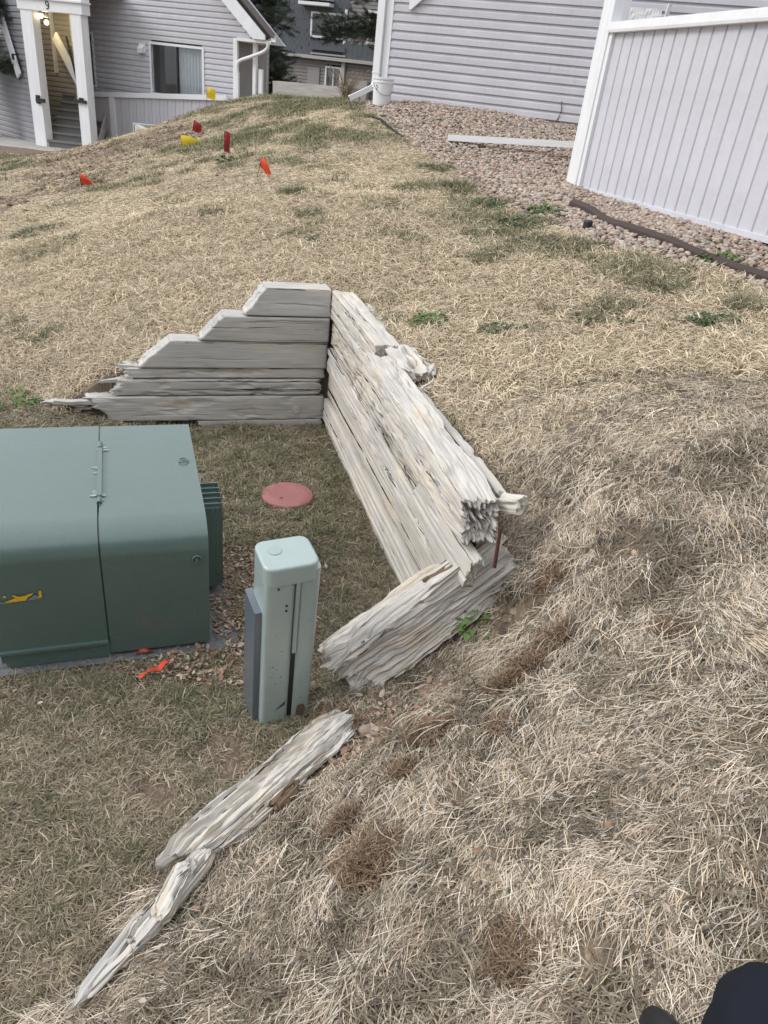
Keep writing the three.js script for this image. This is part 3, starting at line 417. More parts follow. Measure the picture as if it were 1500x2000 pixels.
{ // loose end piece lying at the low tip
  const g = timber({ L: 0.44, h: 0.075, d: 0.12, seed: 31, ends: [{ rag: 0.08, taper: 0.4 }, { rag: 0.14, taper: 0.5 }], rot: 0.03, cracks: 8, amp: 0.012, nL: 50 });
  const m = solo('timber_offcut', g, mWoodPale, 'short splintered grey timber offcut at the low tip of the stepped wall', 'timber'); m.position.set(-2.28, 0.10, -4.14); m.rotation.set(0, 0.30, 0.02);
}
// --- long wing: x runs from the inner corner towards the viewer, z=0 faces the yard
{
  const W = thing('retaining_wall', 'long bleached timber retaining wall running toward the viewer, topped by a heavy rotted beam', 'retaining wall', [-0.513, 0, -4.737], -1.247);
  const T = (s0, s1, y0, y1, o, m, z = 0) => { const g = timber({ L: s1 - s0, h: y1 - y0, d: 0.18, nL: 100, long: 1, round: 0.014, ...o }); const q = part(W, o.name ?? 'timber', g, m); q.position.set(s0, y0, z); q.rotation.z = o.tilt ?? 0; q.rotation.y = o.yaw ?? 0; return q; };
  const P = mWoodPale, B = { furrow: 0.0013, amp: 0.005, cracks: 12, crackFront: true, crackWide: 1.3, round: 0.008, d: 0.12 };
  T(0.03, 2.55, -0.10, 0.048, { ...B, seed: 41, ends: [{ rag: 0.03 }, { rag: 0.02 }], yaw: 0.003 }, P, -0.006);
  T(0.02, 2.6, 0.060, 0.220, { ...B, seed: 43, ends: [{ rag: 0.02 }, { rag: 0.015 }], tilt: 0.001 }, P, 0.012);
  T(0.02, 2.6, 0.236, 0.400, { ...B, seed: 47, ends: [{ rag: 0.02 }, { rag: 0.015 }], yaw: 0.004 }, mWoodCream, -0.012);
  T(0.02, 2.58, 0.418, 0.578, { ...B, seed: 53, ends: [{ rag: 0.02 }, { rag: 0.015 }], rot: 0.012, crackDepth: 1.3, tilt: -0.001 }, P, 0.008);
  T(0.02, 2.52, 0.600, 0.748, { ...B, seed: 59, ends: [{ rag: 0.02 }, { rag: 0.02 }], rot: 0.03, cracks: 15, crackDepth: 1.6, crackWide: 2 }, mWoodCream, -0.010);
  T(0.0, 1.16, 0.768, 0.955, { ...B, seed: 61, ends: [{ rag: 0.01 }, { rag: 0.03 }], cracks: 9, rot: 0.006, d: 0.145 }, P, 0.0);
  T(1.19, 2.80, 0.768, 0.936, { ...B, seed: 67, name: 'top_beam', tilt: -0.006, yaw: -0.016, ends: [{ rag: 0.02 }, { rag: 0.07, freq: 50, bevel: 0.06, hollow: 0.08, taper: 0.15 }], cracks: 16, crackFront: false, rot: 0.018, fibre: 0.003, nP: 200, nL: 110, d: 0.155 }, P, 0.078);
  // rotted back row of the capping and slabs broken off it
  T(0.16, 1.30, 0.82, 0.925, { ...B, seed: 71, name: 'cap_slab', ends: [{ rag: 0.10, freq: 60 }, { rag: 0.12, freq: 60 }], rot: 0.04, cracks: 9, amp: 0.012, d: 0.07 }, P, -0.142);
  T(1.10, 1.55, 0.87, 0.955, { ...B, seed: 73, name: 'cap_slab', yaw: 0.04, ends: [{ rag: 0.08 }, { rag: 0.10, taper: 0.2 }], rot: 0.05, cracks: 6, amp: 0.014, d: 0.17, nL: 70 }, P, -0.05);
  T(1.55, 2.62, 0.775, 0.885, { ...B, seed: 79, name: 'cap_slab', ends: [{ rag: 0.10 }, { rag: 0.05, freq: 40 }], rot: 0.04, cracks: 9, amp: 0.012, d: 0.05 }, P, -0.082);
  T(2.10, 2.84, 0.60, 0.745, { ...B, seed: 83, name: 'split_plank', ends: [{ rag: 0.05, bevel: 0.1 }, { rag: 0.03, bevelDown: 0.05 }], cracks: 4, d: 0.045, nL: 60 }, P, 0.070);
  part(W, 'splinter', splinter(1.62, 0.89, -0.10, 0.10, 0.02, 0.012, 0.5, 1.9, 5), P);
  part(W, 'rotted_stub', timber({ L: 0.14, h: 0.06, d: 0.06, seed: 91, ends: [{ rag: 0.02 }, { rag: 0.04 }], rot: 0.02, nL: 24, nP: 60 }).rotateZ(0.35).rotateY(0.4).translate(2.66, 0.84, -0.05), P);
  part(W, 'rotted_stub', timber({ L: 0.26, h: 0.11, d: 0.10, seed: 93, ends: [{ rag: 0.02 }, { rag: 0.04, freq: 40, hollow: 0.03 }], rot: 0.03, nL: 40, nP: 70 }).translate(2.44, 0.64, -0.02), mRotten);
  part(W, 'iron_spike', new THREE.CylinderGeometry(0.0065, 0.0065, 0.15, 10).rotateZ(0.12).translate(2.815, 0.79, -0.015), mRust);
  part(W, 'rotted_core', timber({ L: 0.5, h: 0.05, d: 0.05, seed: 95, ends: [{ rag: 0.05 }, { rag: 0.05 }], rot: 0.02, nL: 40, nP: 60 }).translate(1.28, 0.69, 0.0), mRotten);
}
// --- fallen timbers
function layTimber(name, label, a, b, o, mat, roll = 0) { // from a to b along the axis
  const A = new THREE.Vector3(...a), B = new THREE.Vector3(...b), L = A.distanceTo(B);
  const G = thing(name, label, 'timber', a); const X = B.clone().sub(A).normalize(), Zv = new THREE.Vector3().crossVectors(X, new THREE.Vector3(0, 1, 0)).normalize(), Yv = new THREE.Vector3().crossVectors(Zv, X);
  const M = new THREE.Matrix4().makeBasis(X, Yv, Zv); G.quaternion.setFromRotationMatrix(M); G.rotateX(roll);
  const g = timber({ L, ...o }); g.translate(0, -o.h / 2, o.d / 2); part(G, 'beam', g, mat); return G;
}
{
  const G = layTimber('fallen_timber', 'thick furrowed grey timber sliding down from the long wall beside the pedestal', [0.485, 0.68, -2.28], [-0.13, 0.125, -2.04], { h: 0.205, d: 0.19, seed: 101, nL: 200, nP: 380, furrow: 0.004, fibre: 0.010, rot: 0.03, cracks: 24, crackDepth: 1.3, crackWide: 1.5, amp: 0.014, ends: [{ rag: 0.05 }, { rag: 0.09, freq: 70, bevelDown: 0.03 }], splinters: [[0.60, 0.05, -0.03, 0.24, 0.07, 0.04, -0.05, 0.05, 3], [0.62, 0.10, -0.10, 0.2, 0.06, 0.03, 0.02, -0.1, 9]] }, mWoodPale, 0.2);
  part(G, 'upper_rib', timber({ L: 0.50, h: 0.05, d: 0.05, seed: 103, nL: 80, nP: 60, rot: 0.012, cracks: 5, furrow: 0.008, ends: [{ rag: 0.04, taper: 0.3 }, { rag: 0.12, taper: 0.6 }] }).translate(-0.02, 0.075, -0.045), mWoodPale);
  part(G, 'rotted_pocket', timber({ L: 0.30, h: 0.03, d: 0.07, seed: 105, nL: 50, nP: 40, rot: 0.02, ends: [{ rag: 0.06 }, { rag: 0.06 }] }).translate(0.07, 0.078, 0.02), mRotten);
}
{
  const G = layTimber('fallen_timber', 'long decayed timber half sunk in the grass below the pedestal', [-0.01, 0.115, -1.90], [-0.505, 0.085, -1.19], { h: 0.12, d: 0.155, seed: 111, nL: 200, nP: 340, furrow: 0.004, fibre: 0.010, rot: 0.024, cracks: 24, crackDepth: 1.4, crackWide: 1.5, amp: 0.014, ends: [{ rag: 0.09, taper: 0.25 }, { rag: 0.07, freq: 60, taper: 0.3, bevelDown: 0.05, bevelZ: 0.10 }] }, mWoodPale, -0.12);
  part(G, 'side_slab', timber({ L: 0.36, h: 0.055, d: 0.05, seed: 113, nL: 80, nP: 70, rot: 0.01, cracks: 6, furrow: 0.006, ends: [{ rag: 0.05, taper: 0.4 }, { rag: 0.05, taper: 0.2 }] }).rotateY(0.06).translate(0.36, -0.01, -0.075), mWood[2]);
  part(G, 'rotted_pocket', timber({ L: 0.16, h: 0.03, d: 0.05, seed: 115, nL: 40, nP: 60, rot: 0.02, ends: [{ rag: 0.05 }, { rag: 0.05 }] }).translate(0.36, 0.04, -0.05), mRotten);
}
{
  const G = layTimber('wood_fragment', 'thin forked wood fragment at the lower left end of the decayed timber', [-0.375, 0.135, -1.30], [-0.52, 0.11, -0.99], { h: 0.055, d: 0.07, seed: 121, nL: 130, nP: 220, furrow: 0.003, fibre: 0.006, rot: 0.010, cracks: 12, amp: 0.010, crackWide: 1.4, ends: [{ rag: 0.04, taper: 0.3 }, { rag: 0.05, freq: 60, taper: 0.3 }] }, mWoodPale, 0.1);
  const sliver = (L, h, d, seed, x, y, z, yaw, tilt, m) => part(G, 'sliver', timber({ L, h, d, seed, nL: 60, nP: 110, furrow: 0.002, fibre: 0.004, rot: 0.004, cracks: 5, amp: 0.006, ends: [{ rag: 0.03, taper: 0.4 }, { rag: 0.06, freq: 60, taper: 0.7 }] }).translate(0, -h / 2, d / 2).rotateZ(tilt).rotateY(yaw).translate(x, y, z), m);
  sliver(0.30, 0.03, 0.035, 123, 0.22, 0.0, 0.03, 0.03, -0.04, mWood[0]);
  sliver(0.26, 0.03, 0.03, 125, 0.24, 0.0, -0.02, -0.16, -0.04, mWoodPale);
  sliver(0.22, 0.04, 0.06, 127, 0.26, 0.02, -0.03, Math.PI + 0.25, 0.05, mWoodPale);
  sliver(0.12, 0.025, 0.03, 129, 0.17, 0.02, 0.03, Math.PI - 0.5, 0.35, mWood[0]);
}
{ // old timber edging by the bank at far left
  const G = thing('bed_edging', 'small old timber bed edging on the bank before the low fence', 'edging', [-5.55, ground(-5.55, -15.0), -15.0], 0.1);
  part(G, 'timber', timber({ L: 0.75, h: 0.13, d: 0.1, seed: 131, nL: 30, nP: 40, cracks: 4 }).rotateZ(-0.12).rotateY(-0.75).translate(0.0, 0.06, 0.0), mWood[0]);
  part(G, 'timber', timber({ L: 0.55, h: 0.2, d: 0.1, seed: 133, nL: 30, nP: 40, cracks: 4 }).rotateY(0.35).translate(-0.05, 0.0, -0.1), mWood[1]);
}

// ---------- green transformer cabinet ----------
const enamel = (r, g, b, seed, rough) => { const col = texture(512, 512, (u, v) => { const s = 0.6 * vn(u * 5, v * 5, 5, 5, seed) + 0.4 * vn(u * 40, v * 40, 40, 40, seed + 1), sp = vn(u * 150, v * 150, 150, 150, seed + 2), k = 0.94 + 0.12 * s, c = sstep(0.93, 0.97, sp) * 0.35; return [r * k + c * 0.12, g * k + c * 0.14, b * k + c * 0.14]; }, true); return new THREE.MeshPhysicalMaterial({ map: col, roughness: rough, roughnessMap: texture(256, 256, (u, v) => { const s = 0.6 + 0.4 * vn(u * 9, v * 9, 9, 9, seed + 5); return [s, s, s]; }), clearcoat: 1.0, clearcoatRoughness: 0.3, bumpMap: fineGrain, bumpScale: 0.0006 }); };
const mGreen = enamel(0.082, 0.138, 0.122, 131, 0.34);
{
  const C = thing('transformer_cabinet', 'dark green steel electrical transformer cabinet with rounded front and centre seam', 'cabinet', [-0.65, 0, -2.275], 0.375);
  const hood = (y0, xs0, xs1, inset = 0) => { const R = 0.13, pr = [[-0.846, y0], [-0.01 - inset, y0]]; const F = 0.5; for (let i = 0; i <= 36; i++) { const a = i / 36 * Math.PI / 2 * 0.95; pr.push([-R + R * Math.cos(a) - 0.012 * 0 - inset, F + (R - 0.02) * Math.sin(a) - inset]); } pr.push([-0.846, 0.652 - inset]); return prism(pr, xs0, xs1); };
  part(C, 'left_hood', hood(0.10, -0.80, -0.392), mGreen);
  part(C, 'right_hood', hood(0.035, -0.386, 0.0, 0.002), mGreen);
  part(C, 'inner_tank', hood(0.03, -0.78, -0.01, 0.02), mGreen);
  part(C, 'sill', box(-0.76, -0.388, 0.02, 0.094, -0.80, -0.012), mGreen);
  part(C, 'sill_lip', prism([[-0.02, 0.094], [0.004, 0.094], [0.004, 0.106], [-0.02, 0.108]], -0.80, -0.392), mGreen);
  part(C, 'hinge_cover', prism([[-0.62, 0.640], [-0.25, 0.617], [-0.25, 0.628], [-0.62, 0.652]], -0.394, -0.376), mGreen);
  for (const z of [-0.62, -0.66, -0.27, -0.23]) part(C, 'hinge_knuckle', new THREE.CylinderGeometry(0.010, 0.010, 0.05, 14).rotateX(Math.PI / 2).translate(-0.385, 0.65 + (z + 0.846) * -0.062 + 0.004, z), mGreen);
  const scuff = new THREE.MeshStandardMaterial({ color: lin(0.34, 0.40, 0.39), roughness: 0.8 });
  const rs = rng(8); const blots = []; // bare scuffed paint beside the hinges
  for (const [cx, cz, n, sp] of [[-0.375, -0.62, 5, 0.03], [-0.37, -0.25, 6, 0.035], [-0.405, -0.27, 3, 0.02], [-0.40, -0.45, 3, 0.015]]) for (let k = 0; k < n; k++) { const x = cx + (rs() - 0.5) * sp, z = cz + (rs() - 0.5) * 0.05, s = 0.004 + 0.009 * rs(), y = 0.652 + (z + 0.846) * -0.0555; const q = []; for (let a = 0; a < 7; a++) q.push([x + 1.6 * s * (0.4 + 0.9 * rs()) * Math.cos(a * 0.9), z + 0.7 * s * (0.3 + rs()) * Math.sin(a * 0.9)]); for (let a = 1; a < 6; a++) { const Y = zz => 0.6545 + (zz + 0.846) * -0.0565; blots.push(q[0][0], Y(q[0][1]), q[0][1], q[a + 1][0], Y(q[a + 1][1]), q[a + 1][1], q[a][0], Y(q[a][1]), q[a][1]); } }
  part(C, 'paint_scuff', fromTris(blots), scuff);
  part(C, 'lifting_boss', new THREE.TorusGeometry(0.016, 0.004, 8, 20).translate(-0.045, 0.46, 0.003), mGreen);
  part(C, 'lock_bolt', new THREE.CylinderGeometry(0.009, 0.009, 0.01, 12).rotateX(Math.PI / 2).translate(-0.045, 0.46, 0.004), mGreen);
  part(C, 'lifting_boss', new THREE.TorusGeometry(0.018, 0.003, 8, 20).rotateX(Math.PI / 2).translate(-0.05, 0.637, -0.50), mGreen);
  // cooling fins on the right flank
  const fins = part(C, 'radiator', mergeGeometries([box(0.002, 0.085, 0.06, 0.47, -0.56, -0.36)]), mGreen);
  for (let k = 0; k < 5; k++) part(fins, 'fin', box(0.002, 0.098, 0.06, 0.485, -0.565 + 0.046 * k, -0.559 + 0.046 * k), mGreen);
  // remains of a yellow warning label
  const yel = new THREE.MeshStandardMaterial({ color: lin(0.72, 0.42, 0.015), roughness: 0.6 }), grey = new THREE.MeshStandardMaterial({ color: lin(0.20, 0.23, 0.22), roughness: 0.8 });
  const sh = pts => new THREE.ShapeGeometry(new THREE.Shape(pts.map(q => new THREE.Vector2(q[0] * 1.35, q[1] * 1.25)))).translate(0, 0, 0.0025);
  const D = [-0.790, 0.340];
  const st = part(C, 'label_remnant', mergeGeometries([sh([[0.045, 0.0], [0.10, 0.003], [0.105, 0.012], [0.118, 0.022], [0.12, 0.028], [0.108, 0.024], [0.10, 0.02], [0.085, 0.018], [0.072, 0.026], [0.068, 0.022], [0.076, 0.016], [0.06, 0.008]]), sh([[0.132, 0.008], [0.14, 0.008], [0.141, 0.034], [0.135, 0.032]]), sh([[0.046, 0.02], [0.053, 0.019], [0.055, 0.024], [0.048, 0.026]])]).translate(D[0], D[1], 0.0), yel);
  part(st, 'backing_paper', mergeGeometries([sh([[0.01, -0.003], [0.05, -0.001], [0.046, 0.004], [0.03, 0.003], [0.02, 0.002]]), sh([[0.102, 0.002], [0.133, 0.004], [0.132, 0.014], [0.124, 0.02], [0.113, 0.012]])]).translate(D[0], D[1], 0), grey);
  part(C, 'concrete_base', box(-0.90, 0.12, -0.06, 0.016, -0.93, 0.022), new THREE.MeshStandardMaterial({ color: lin(0.15, 0.16, 0.17), roughness: 0.95, bumpMap: fineGrain, bumpScale: 0.004 }));
}
// ---------- utility pedestal ----------
{
  const P = thing('utility_pedestal', 'pale green rounded utility pedestal with a dark vertical seam, leaning beside the fallen timber', 'pedestal', [-0.31, -0.03, -2.0], 0.48); P.scale.y = 1.12;
  P.rotation.order = 'YXZ'; P.rotation.x = 0.085; P.rotation.z = 0.02;
  const mPale = enamel(0.35, 0.43, 0.415, 141, 0.5), mSlate = enamel(0.10, 0.13, 0.16, 145, 0.6);
  const rr = (x0, x1, z0, z1, r) => { const s = new THREE.Shape(); s.moveTo(x0 + r, z0); s.lineTo(x1 - r, z0); s.quadraticCurveTo(x1, z0, x1, z0 + r); s.lineTo(x1, z1 - r); s.quadraticCurveTo(x1, z1, x1 - r, z1); s.lineTo(x0 + r, z1); s.quadraticCurveTo(x0, z1, x0, z1 - r); s.lineTo(x0, z0 + r); s.quadraticCurveTo(x0, z0, x0 + r, z0); return s; };
  const ex = (s, y0, y1, bevel = 0) => new THREE.ExtrudeGeometry(s, { depth: y1 - y0 - 2 * bevel, bevelEnabled: bevel > 0, bevelThickness: bevel, bevelSize: bevel, bevelSegments: 4, curveSegments: 8 }).rotateX(-Math.PI / 2).translate(0, y0 + bevel, 0);
  // shape y is -z after the turn: front (towards the viewer, +z) is shape y negative
  part(P, 'left_shell', ex(rr(-0.094, 0.012, -0.075, 0.075, 0.024), 0.0, 0.655), mPale);
  part(P, 'right_shell', ex(rr(0.022, 0.096, -0.073, 0.077, 0.022), 0.0, 0.685), mPale);
  part(P, 'seam_channel', ex(rr(0.0, 0.032, -0.066, 0.06, 0.004), 0.0, 0.645), mBlack);  // black for the dark stain, with the shade of the gap painted in
  part(P, 'seam_flange', box(0.010, 0.0225, 0.36, 0.665, 0.066, 0.0785), mPale);
  const cap = part(P, 'cap', ex(rr(-0.088, 0.080, -0.070, 0.070, 0.030), 0.642, 0.712, 0.009), mPale);
  part(cap, 'cap_emblem', new THREE.CylinderGeometry(0.022, 0.022, 0.003, 24).translate(-0.04, 0.7125, -0.015), mPale);
  part(P, 'back_channel', ex(rr(-0.118, -0.090, -0.045, 0.085, 0.006), 0.0, 0.53), mSlate);
  for (const y of [0.565, 0.545]) part(P, 'rivet', new THREE.CylinderGeometry(0.004, 0.004, 0.004, 10).rotateX(Math.PI / 2).translate(-0.02, y, 0.0755), mBlack);
  part(P, 'rivet', new THREE.CylinderGeometry(0.0035, 0.0035, 0.004, 10).rotateX(Math.PI / 2).translate(-0.05, 0.635, 0.0755), mBlack);
  const rs = rng(12), chips = []; for (let k = 0; k < 26; k++) { const x = rs() < 0.55 ? -0.07 + 0.075 * rs() : 0.045 + 0.035 * rs(), y = 0.06 + 0.5 * Math.pow(rs(), 1.6), w = 0.002 + 0.006 * rs(), h = 0.001 + 0.003 * rs(), z = x < 0.015 ? 0.0755 : 0.0735, sl = (rs() - 0.5) * 0.01; chips.push(x, y, z, x + w, y + sl * 0.3, z, x + w * 0.8, y + h + sl * 0.3, z, x, y, z, x + w * 0.8, y + h + sl * 0.3, z, x + w * 0.1, y + h * 1.3, z); }
  chips.push(-0.045, 0.10, 0.0755, -0.005, 0.122, 0.0755, -0.003, 0.14, 0.0755, -0.045, 0.10, 0.0755, -0.003, 0.14, 0.0755, -0.02, 0.115, 0.0755);
  part(P, 'paint_chip', fromTris(chips), new THREE.MeshStandardMaterial({ color: lin(0.05, 0.055, 0.06), roughness: 0.8 }));
  for (const [cx, cy, rx, ry, z] of [[0.06, 0.075, 0.024, 0.035, 0.0738], [-0.05, 0.03, 0.042, 0.028, 0.0758]]) { const mud = []; for (let a = 0; a < 14; a++) { const q = k => { const t = k / 14 * Math.PI * 2, f = 0.8 + 0.3 * noise(Math.cos(t) * 2, Math.sin(t) * 2, cx * 50); return [cx + rx * f * Math.cos(t), cy + ry * f * Math.sin(t), z]; }; mud.push(cx, cy, z, ...q(a), ...q(a + 1)); }
  part(P, 'dried_mud', fromTris(mud), new THREE.MeshStandardMaterial({ color: lin(0.16, 0.10, 0.07), roughness: 1 })); }
}
// ---------- small things ----------
{ const pr = [[0, 0.012], [0.10, 0.011], [0.14, 0.007], [0.15, 0.0], [0.15, -0.03], [0, -0.03]].map(q => new THREE.Vector2(q[0], q[1])).reverse(); const g = new THREE.LatheGeometry(pr, 48); const V = thing('valve_cover', 'round dusty red irrigation valve cover set flush in the grass', 'valve cover', [-0.565, 0.028, -3.615], 0.4);
  part(V, 'lid', g, new THREE.MeshStandardMaterial({ map: texture(256, 256, (u, v) => { const s = 0.6 * vn(u * 7, v * 7, 7, 7, 151) + 0.4 * vn(u * 50, v * 50, 50, 50, 152); return [0.30 + 0.08 * s, 0.115 + 0.05 * s, 0.11 + 0.05 * s]; }, true), roughness: 0.75 })); part(V, 'finger_slot', box(-0.06, -0.042, 0.0105, 0.0135, 0.05, 0.056), mBlack); }
function ribbon(name, label, cat, color, pts, w, group) { const p = []; const c = pts.map(q => new THREE.Vector3(...q)); const cv = new THREE.CatmullRomCurve3(c), n = 26; const at = t => { const P = cv.getPoint(t), T = cv.getTangent(t), S = new THREE.Vector3(-T.z, 0.5 * Math.sin(t * 9), T.x).normalize().multiplyScalar(w * (0.7 + 0.5 * noise(t * 6, w * 99))); return [P.clone().add(S).toArray(), P.clone().sub(S).toArray()]; }; for (let i = 0; i < n; i++) { const [a, b] = at(i / n), [c2, d] = at((i + 1) / n); p.push(...a, ...b, ...c2, ...b, ...d, ...c2); } return solo(name, fromTris(p), new THREE.MeshStandardMaterial({ color, roughness: 0.6, side: THREE.DoubleSide }), label, cat, group); }
const orange = lin(0.72, 0.075, 0.025);
ribbon('plastic_scrap', 'crumpled bright orange plastic tape in the grass before the cabinet', 'plastic scrap', orange, [[-0.86, 0.035, -2.03], [-0.83, 0.05, -2.06], [-0.805, 0.035, -2.09], [-0.78, 0.06, -2.11], [-0.755, 0.045, -2.125]], 0.016);
ribbon('plastic_scrap', 'faded orange plastic scrap tucked under the front edge of the cabinet', 'plastic scrap', lin(0.42, 0.08, 0.04), [[-0.93, 0.03, -2.165], [-0.90, 0.035, -2.18], [-0.86, 0.03, -2.195]], 0.012);
function flag(label, x, z, hgt, color, w, h, yaw, lean, droop) { w *= 1.2; h *= 1.15; hgt *= 1.5;
  const y = ground(x, z), F = thing('marking_flag', label, 'marking flag', [x, y, z], yaw, 'utility marking flags'); F.rotation.z = lean;
  part(F, 'wire', new THREE.CylinderGeometry(0.0035, 0.0035, hgt + 0.05, 6).translate(0, (hgt - 0.05) / 2, 0), mBlack);
  const p = [], n = 8, m = 5, f = (i, j) => { const u = i / n, v = j / m; return [0.002 + w * u * (1 - 0.25 * droop), hgt - h * v - droop * w * u * u * 0.8, 0.02 * Math.sin(u * 4 + v * 2) * u + 0.01 * Math.sin(v * 5)]; };
  for (let i = 0; i < n; i++) for (let j = 0; j < m; j++) { const a = f(i, j), b = f(i + 1, j), c = f(i + 1, j + 1), d = f(i, j + 1); p.push(...a, ...d, ...b, ...b, ...d, ...c); }
  part(F, 'flag_sheet', fromTris(p), new THREE.MeshStandardMaterial({ color, roughness: 0.55, side: THREE.DoubleSide })); return F;
}
const yellow = lin(0.78, 0.60, 0.04), red = lin(0.33, 0.018, 0.03);
flag('orange flag lowest on the hill at far left', -4.45, -10.0, 0.10, orange, 0.17, 0.10, 0.2, 0.1, 0.9);
flag('yellow flag leaning beside the bare soil bank', -3.54, -11.42, 0.12, yellow, 0.24, 0.15, 0.15, 0.15, 0.35);
flag('narrow dark red flag with green weeds at its foot', -2.53, -9.85, 0.23, red, 0.06, 0.20, 0.3, -0.02, 0.4);
flag('orange flag nearest the viewer on the hill', -1.78, -8.28, 0.15, orange, 0.16, 0.09, -0.2, -0.25, 0.9);
flag('dark red flag higher up the hill beside the yellow one', -3.72, -12.5, 0.14, red, 0.12, 0.13, 0.1, -0.2, 0.5);
flag('yellow flag at the crest by the white rail', -4.35, -15.6, 0.28, yellow, 0.14, 0.16, 0.1, -0.05, 0.2);
flag('low yellow flag half hidden behind the crest', -5.05, -15.2, 0.06, yellow, 0.16, 0.08, 0, 0.1, 0.7);
{ // lying white downspout
  const G = thing('downspout_pipe', 'loose white downspout pipe lying on the gravel next to the patio fence', 'pipe', [0.22, ground(0.22, -9.75) + 0.035, -9.75], 0.0);
  const a = [0, 0.03, 0], b = [1.75, ground(1.97, -9.15) - ground(0.22, -9.75) + 0.16, 0.6];
  part(G, 'pipe', bar(a, b, 0.085, 0.065), mTrim); part(G, 'pipe_mouth_shade', bar([-0.004, 0.0297, -0.0014], [0.002, 0.03, 0.0007], 0.06, 0.042), mBlack);  // black plate at the open end stands for shade inside the pipe
}
function edging(name, label, pts, w, h, col) { // strip of plastic edging standing in the ground
  const cv = new THREE.CatmullRomCurve3(pts.map(([x, z, up]) => new THREE.Vector3(x, ground(x, z) + up, z))), n = 60, p = [], sec = [[-w, -h], [-w, 0], [0, w * 0.9], [w, 0], [w, -h]];
  const at = t => { const P = cv.getPoint(t), T = cv.getTangent(t), S = new THREE.Vector3(-T.z, 0, T.x).normalize(); return sec.map(([a, b]) => P.clone().addScaledVector(S, a * (1 + 0.5 * noise(t * 7, 2))).add(new THREE.Vector3(0, b + 0.006 * noise(t * 30, a * 90), 0)).toArray()); };
  for (let i = 0; i < n; i++) { const A = at(i / n), B = at((i + 1) / n); for (let k = 0; k < sec.length - 1; k++) p.push(...A[k], ...B[k], ...A[k + 1], ...A[k + 1], ...B[k], ...B[k + 1]); }
  return solo(name, fromTris(p), new THREE.MeshStandardMaterial({ color: col, roughness: 0.85, side: THREE.DoubleSide, bumpMap: fineGrain, bumpScale: 0.002 }), label, 'edging');
}
edging('lawn_edging', 'warped dark brown plastic lawn edging lying in the gravel by the patio fence', [[1.33, -6.98, 0.05], [1.42, -6.6, 0.045], [1.50, -6.26, 0.02], [1.60, -5.85, 0.04], [1.74, -5.43, 0.035], [1.95, -5.05, 0.03], [2.2, -4.72, 0.03], [2.6, -4.3, 0.03]], 0.032, 0.08, lin(0.062, 0.045, 0.040));
edging('lawn_edging', 'thin black lawn edging at the gravel corner near the downspout', [[-0.86, -11.15, 0.02], [-0.68, -10.85, 0.04], [-0.54, -10.45, 0.04], [-0.42, -10.15, 0.03], [-0.28, -9.86, 0.0]], 0.014, 0.06, lin(0.02, 0.02, 0.02));
{ const S = thing('sprinkler_head', 'small black sprinkler head at the edge of the gravel', 'sprinkler', [1.30, ground(1.30, -6.04), -6.04]); part(S, 'body', new THREE.CylinderGeometry(0.035, 0.04, 0.09, 16).translate(0, 0.02, 0), mBlack); part(S, 'cap', new THREE.CylinderGeometry(0.03, 0.037, 0.014, 16).translate(0, 0.072, 0), new THREE.MeshStandardMaterial({ color: lin(0.03, 0.03, 0.03), roughness: 0.6 })); }
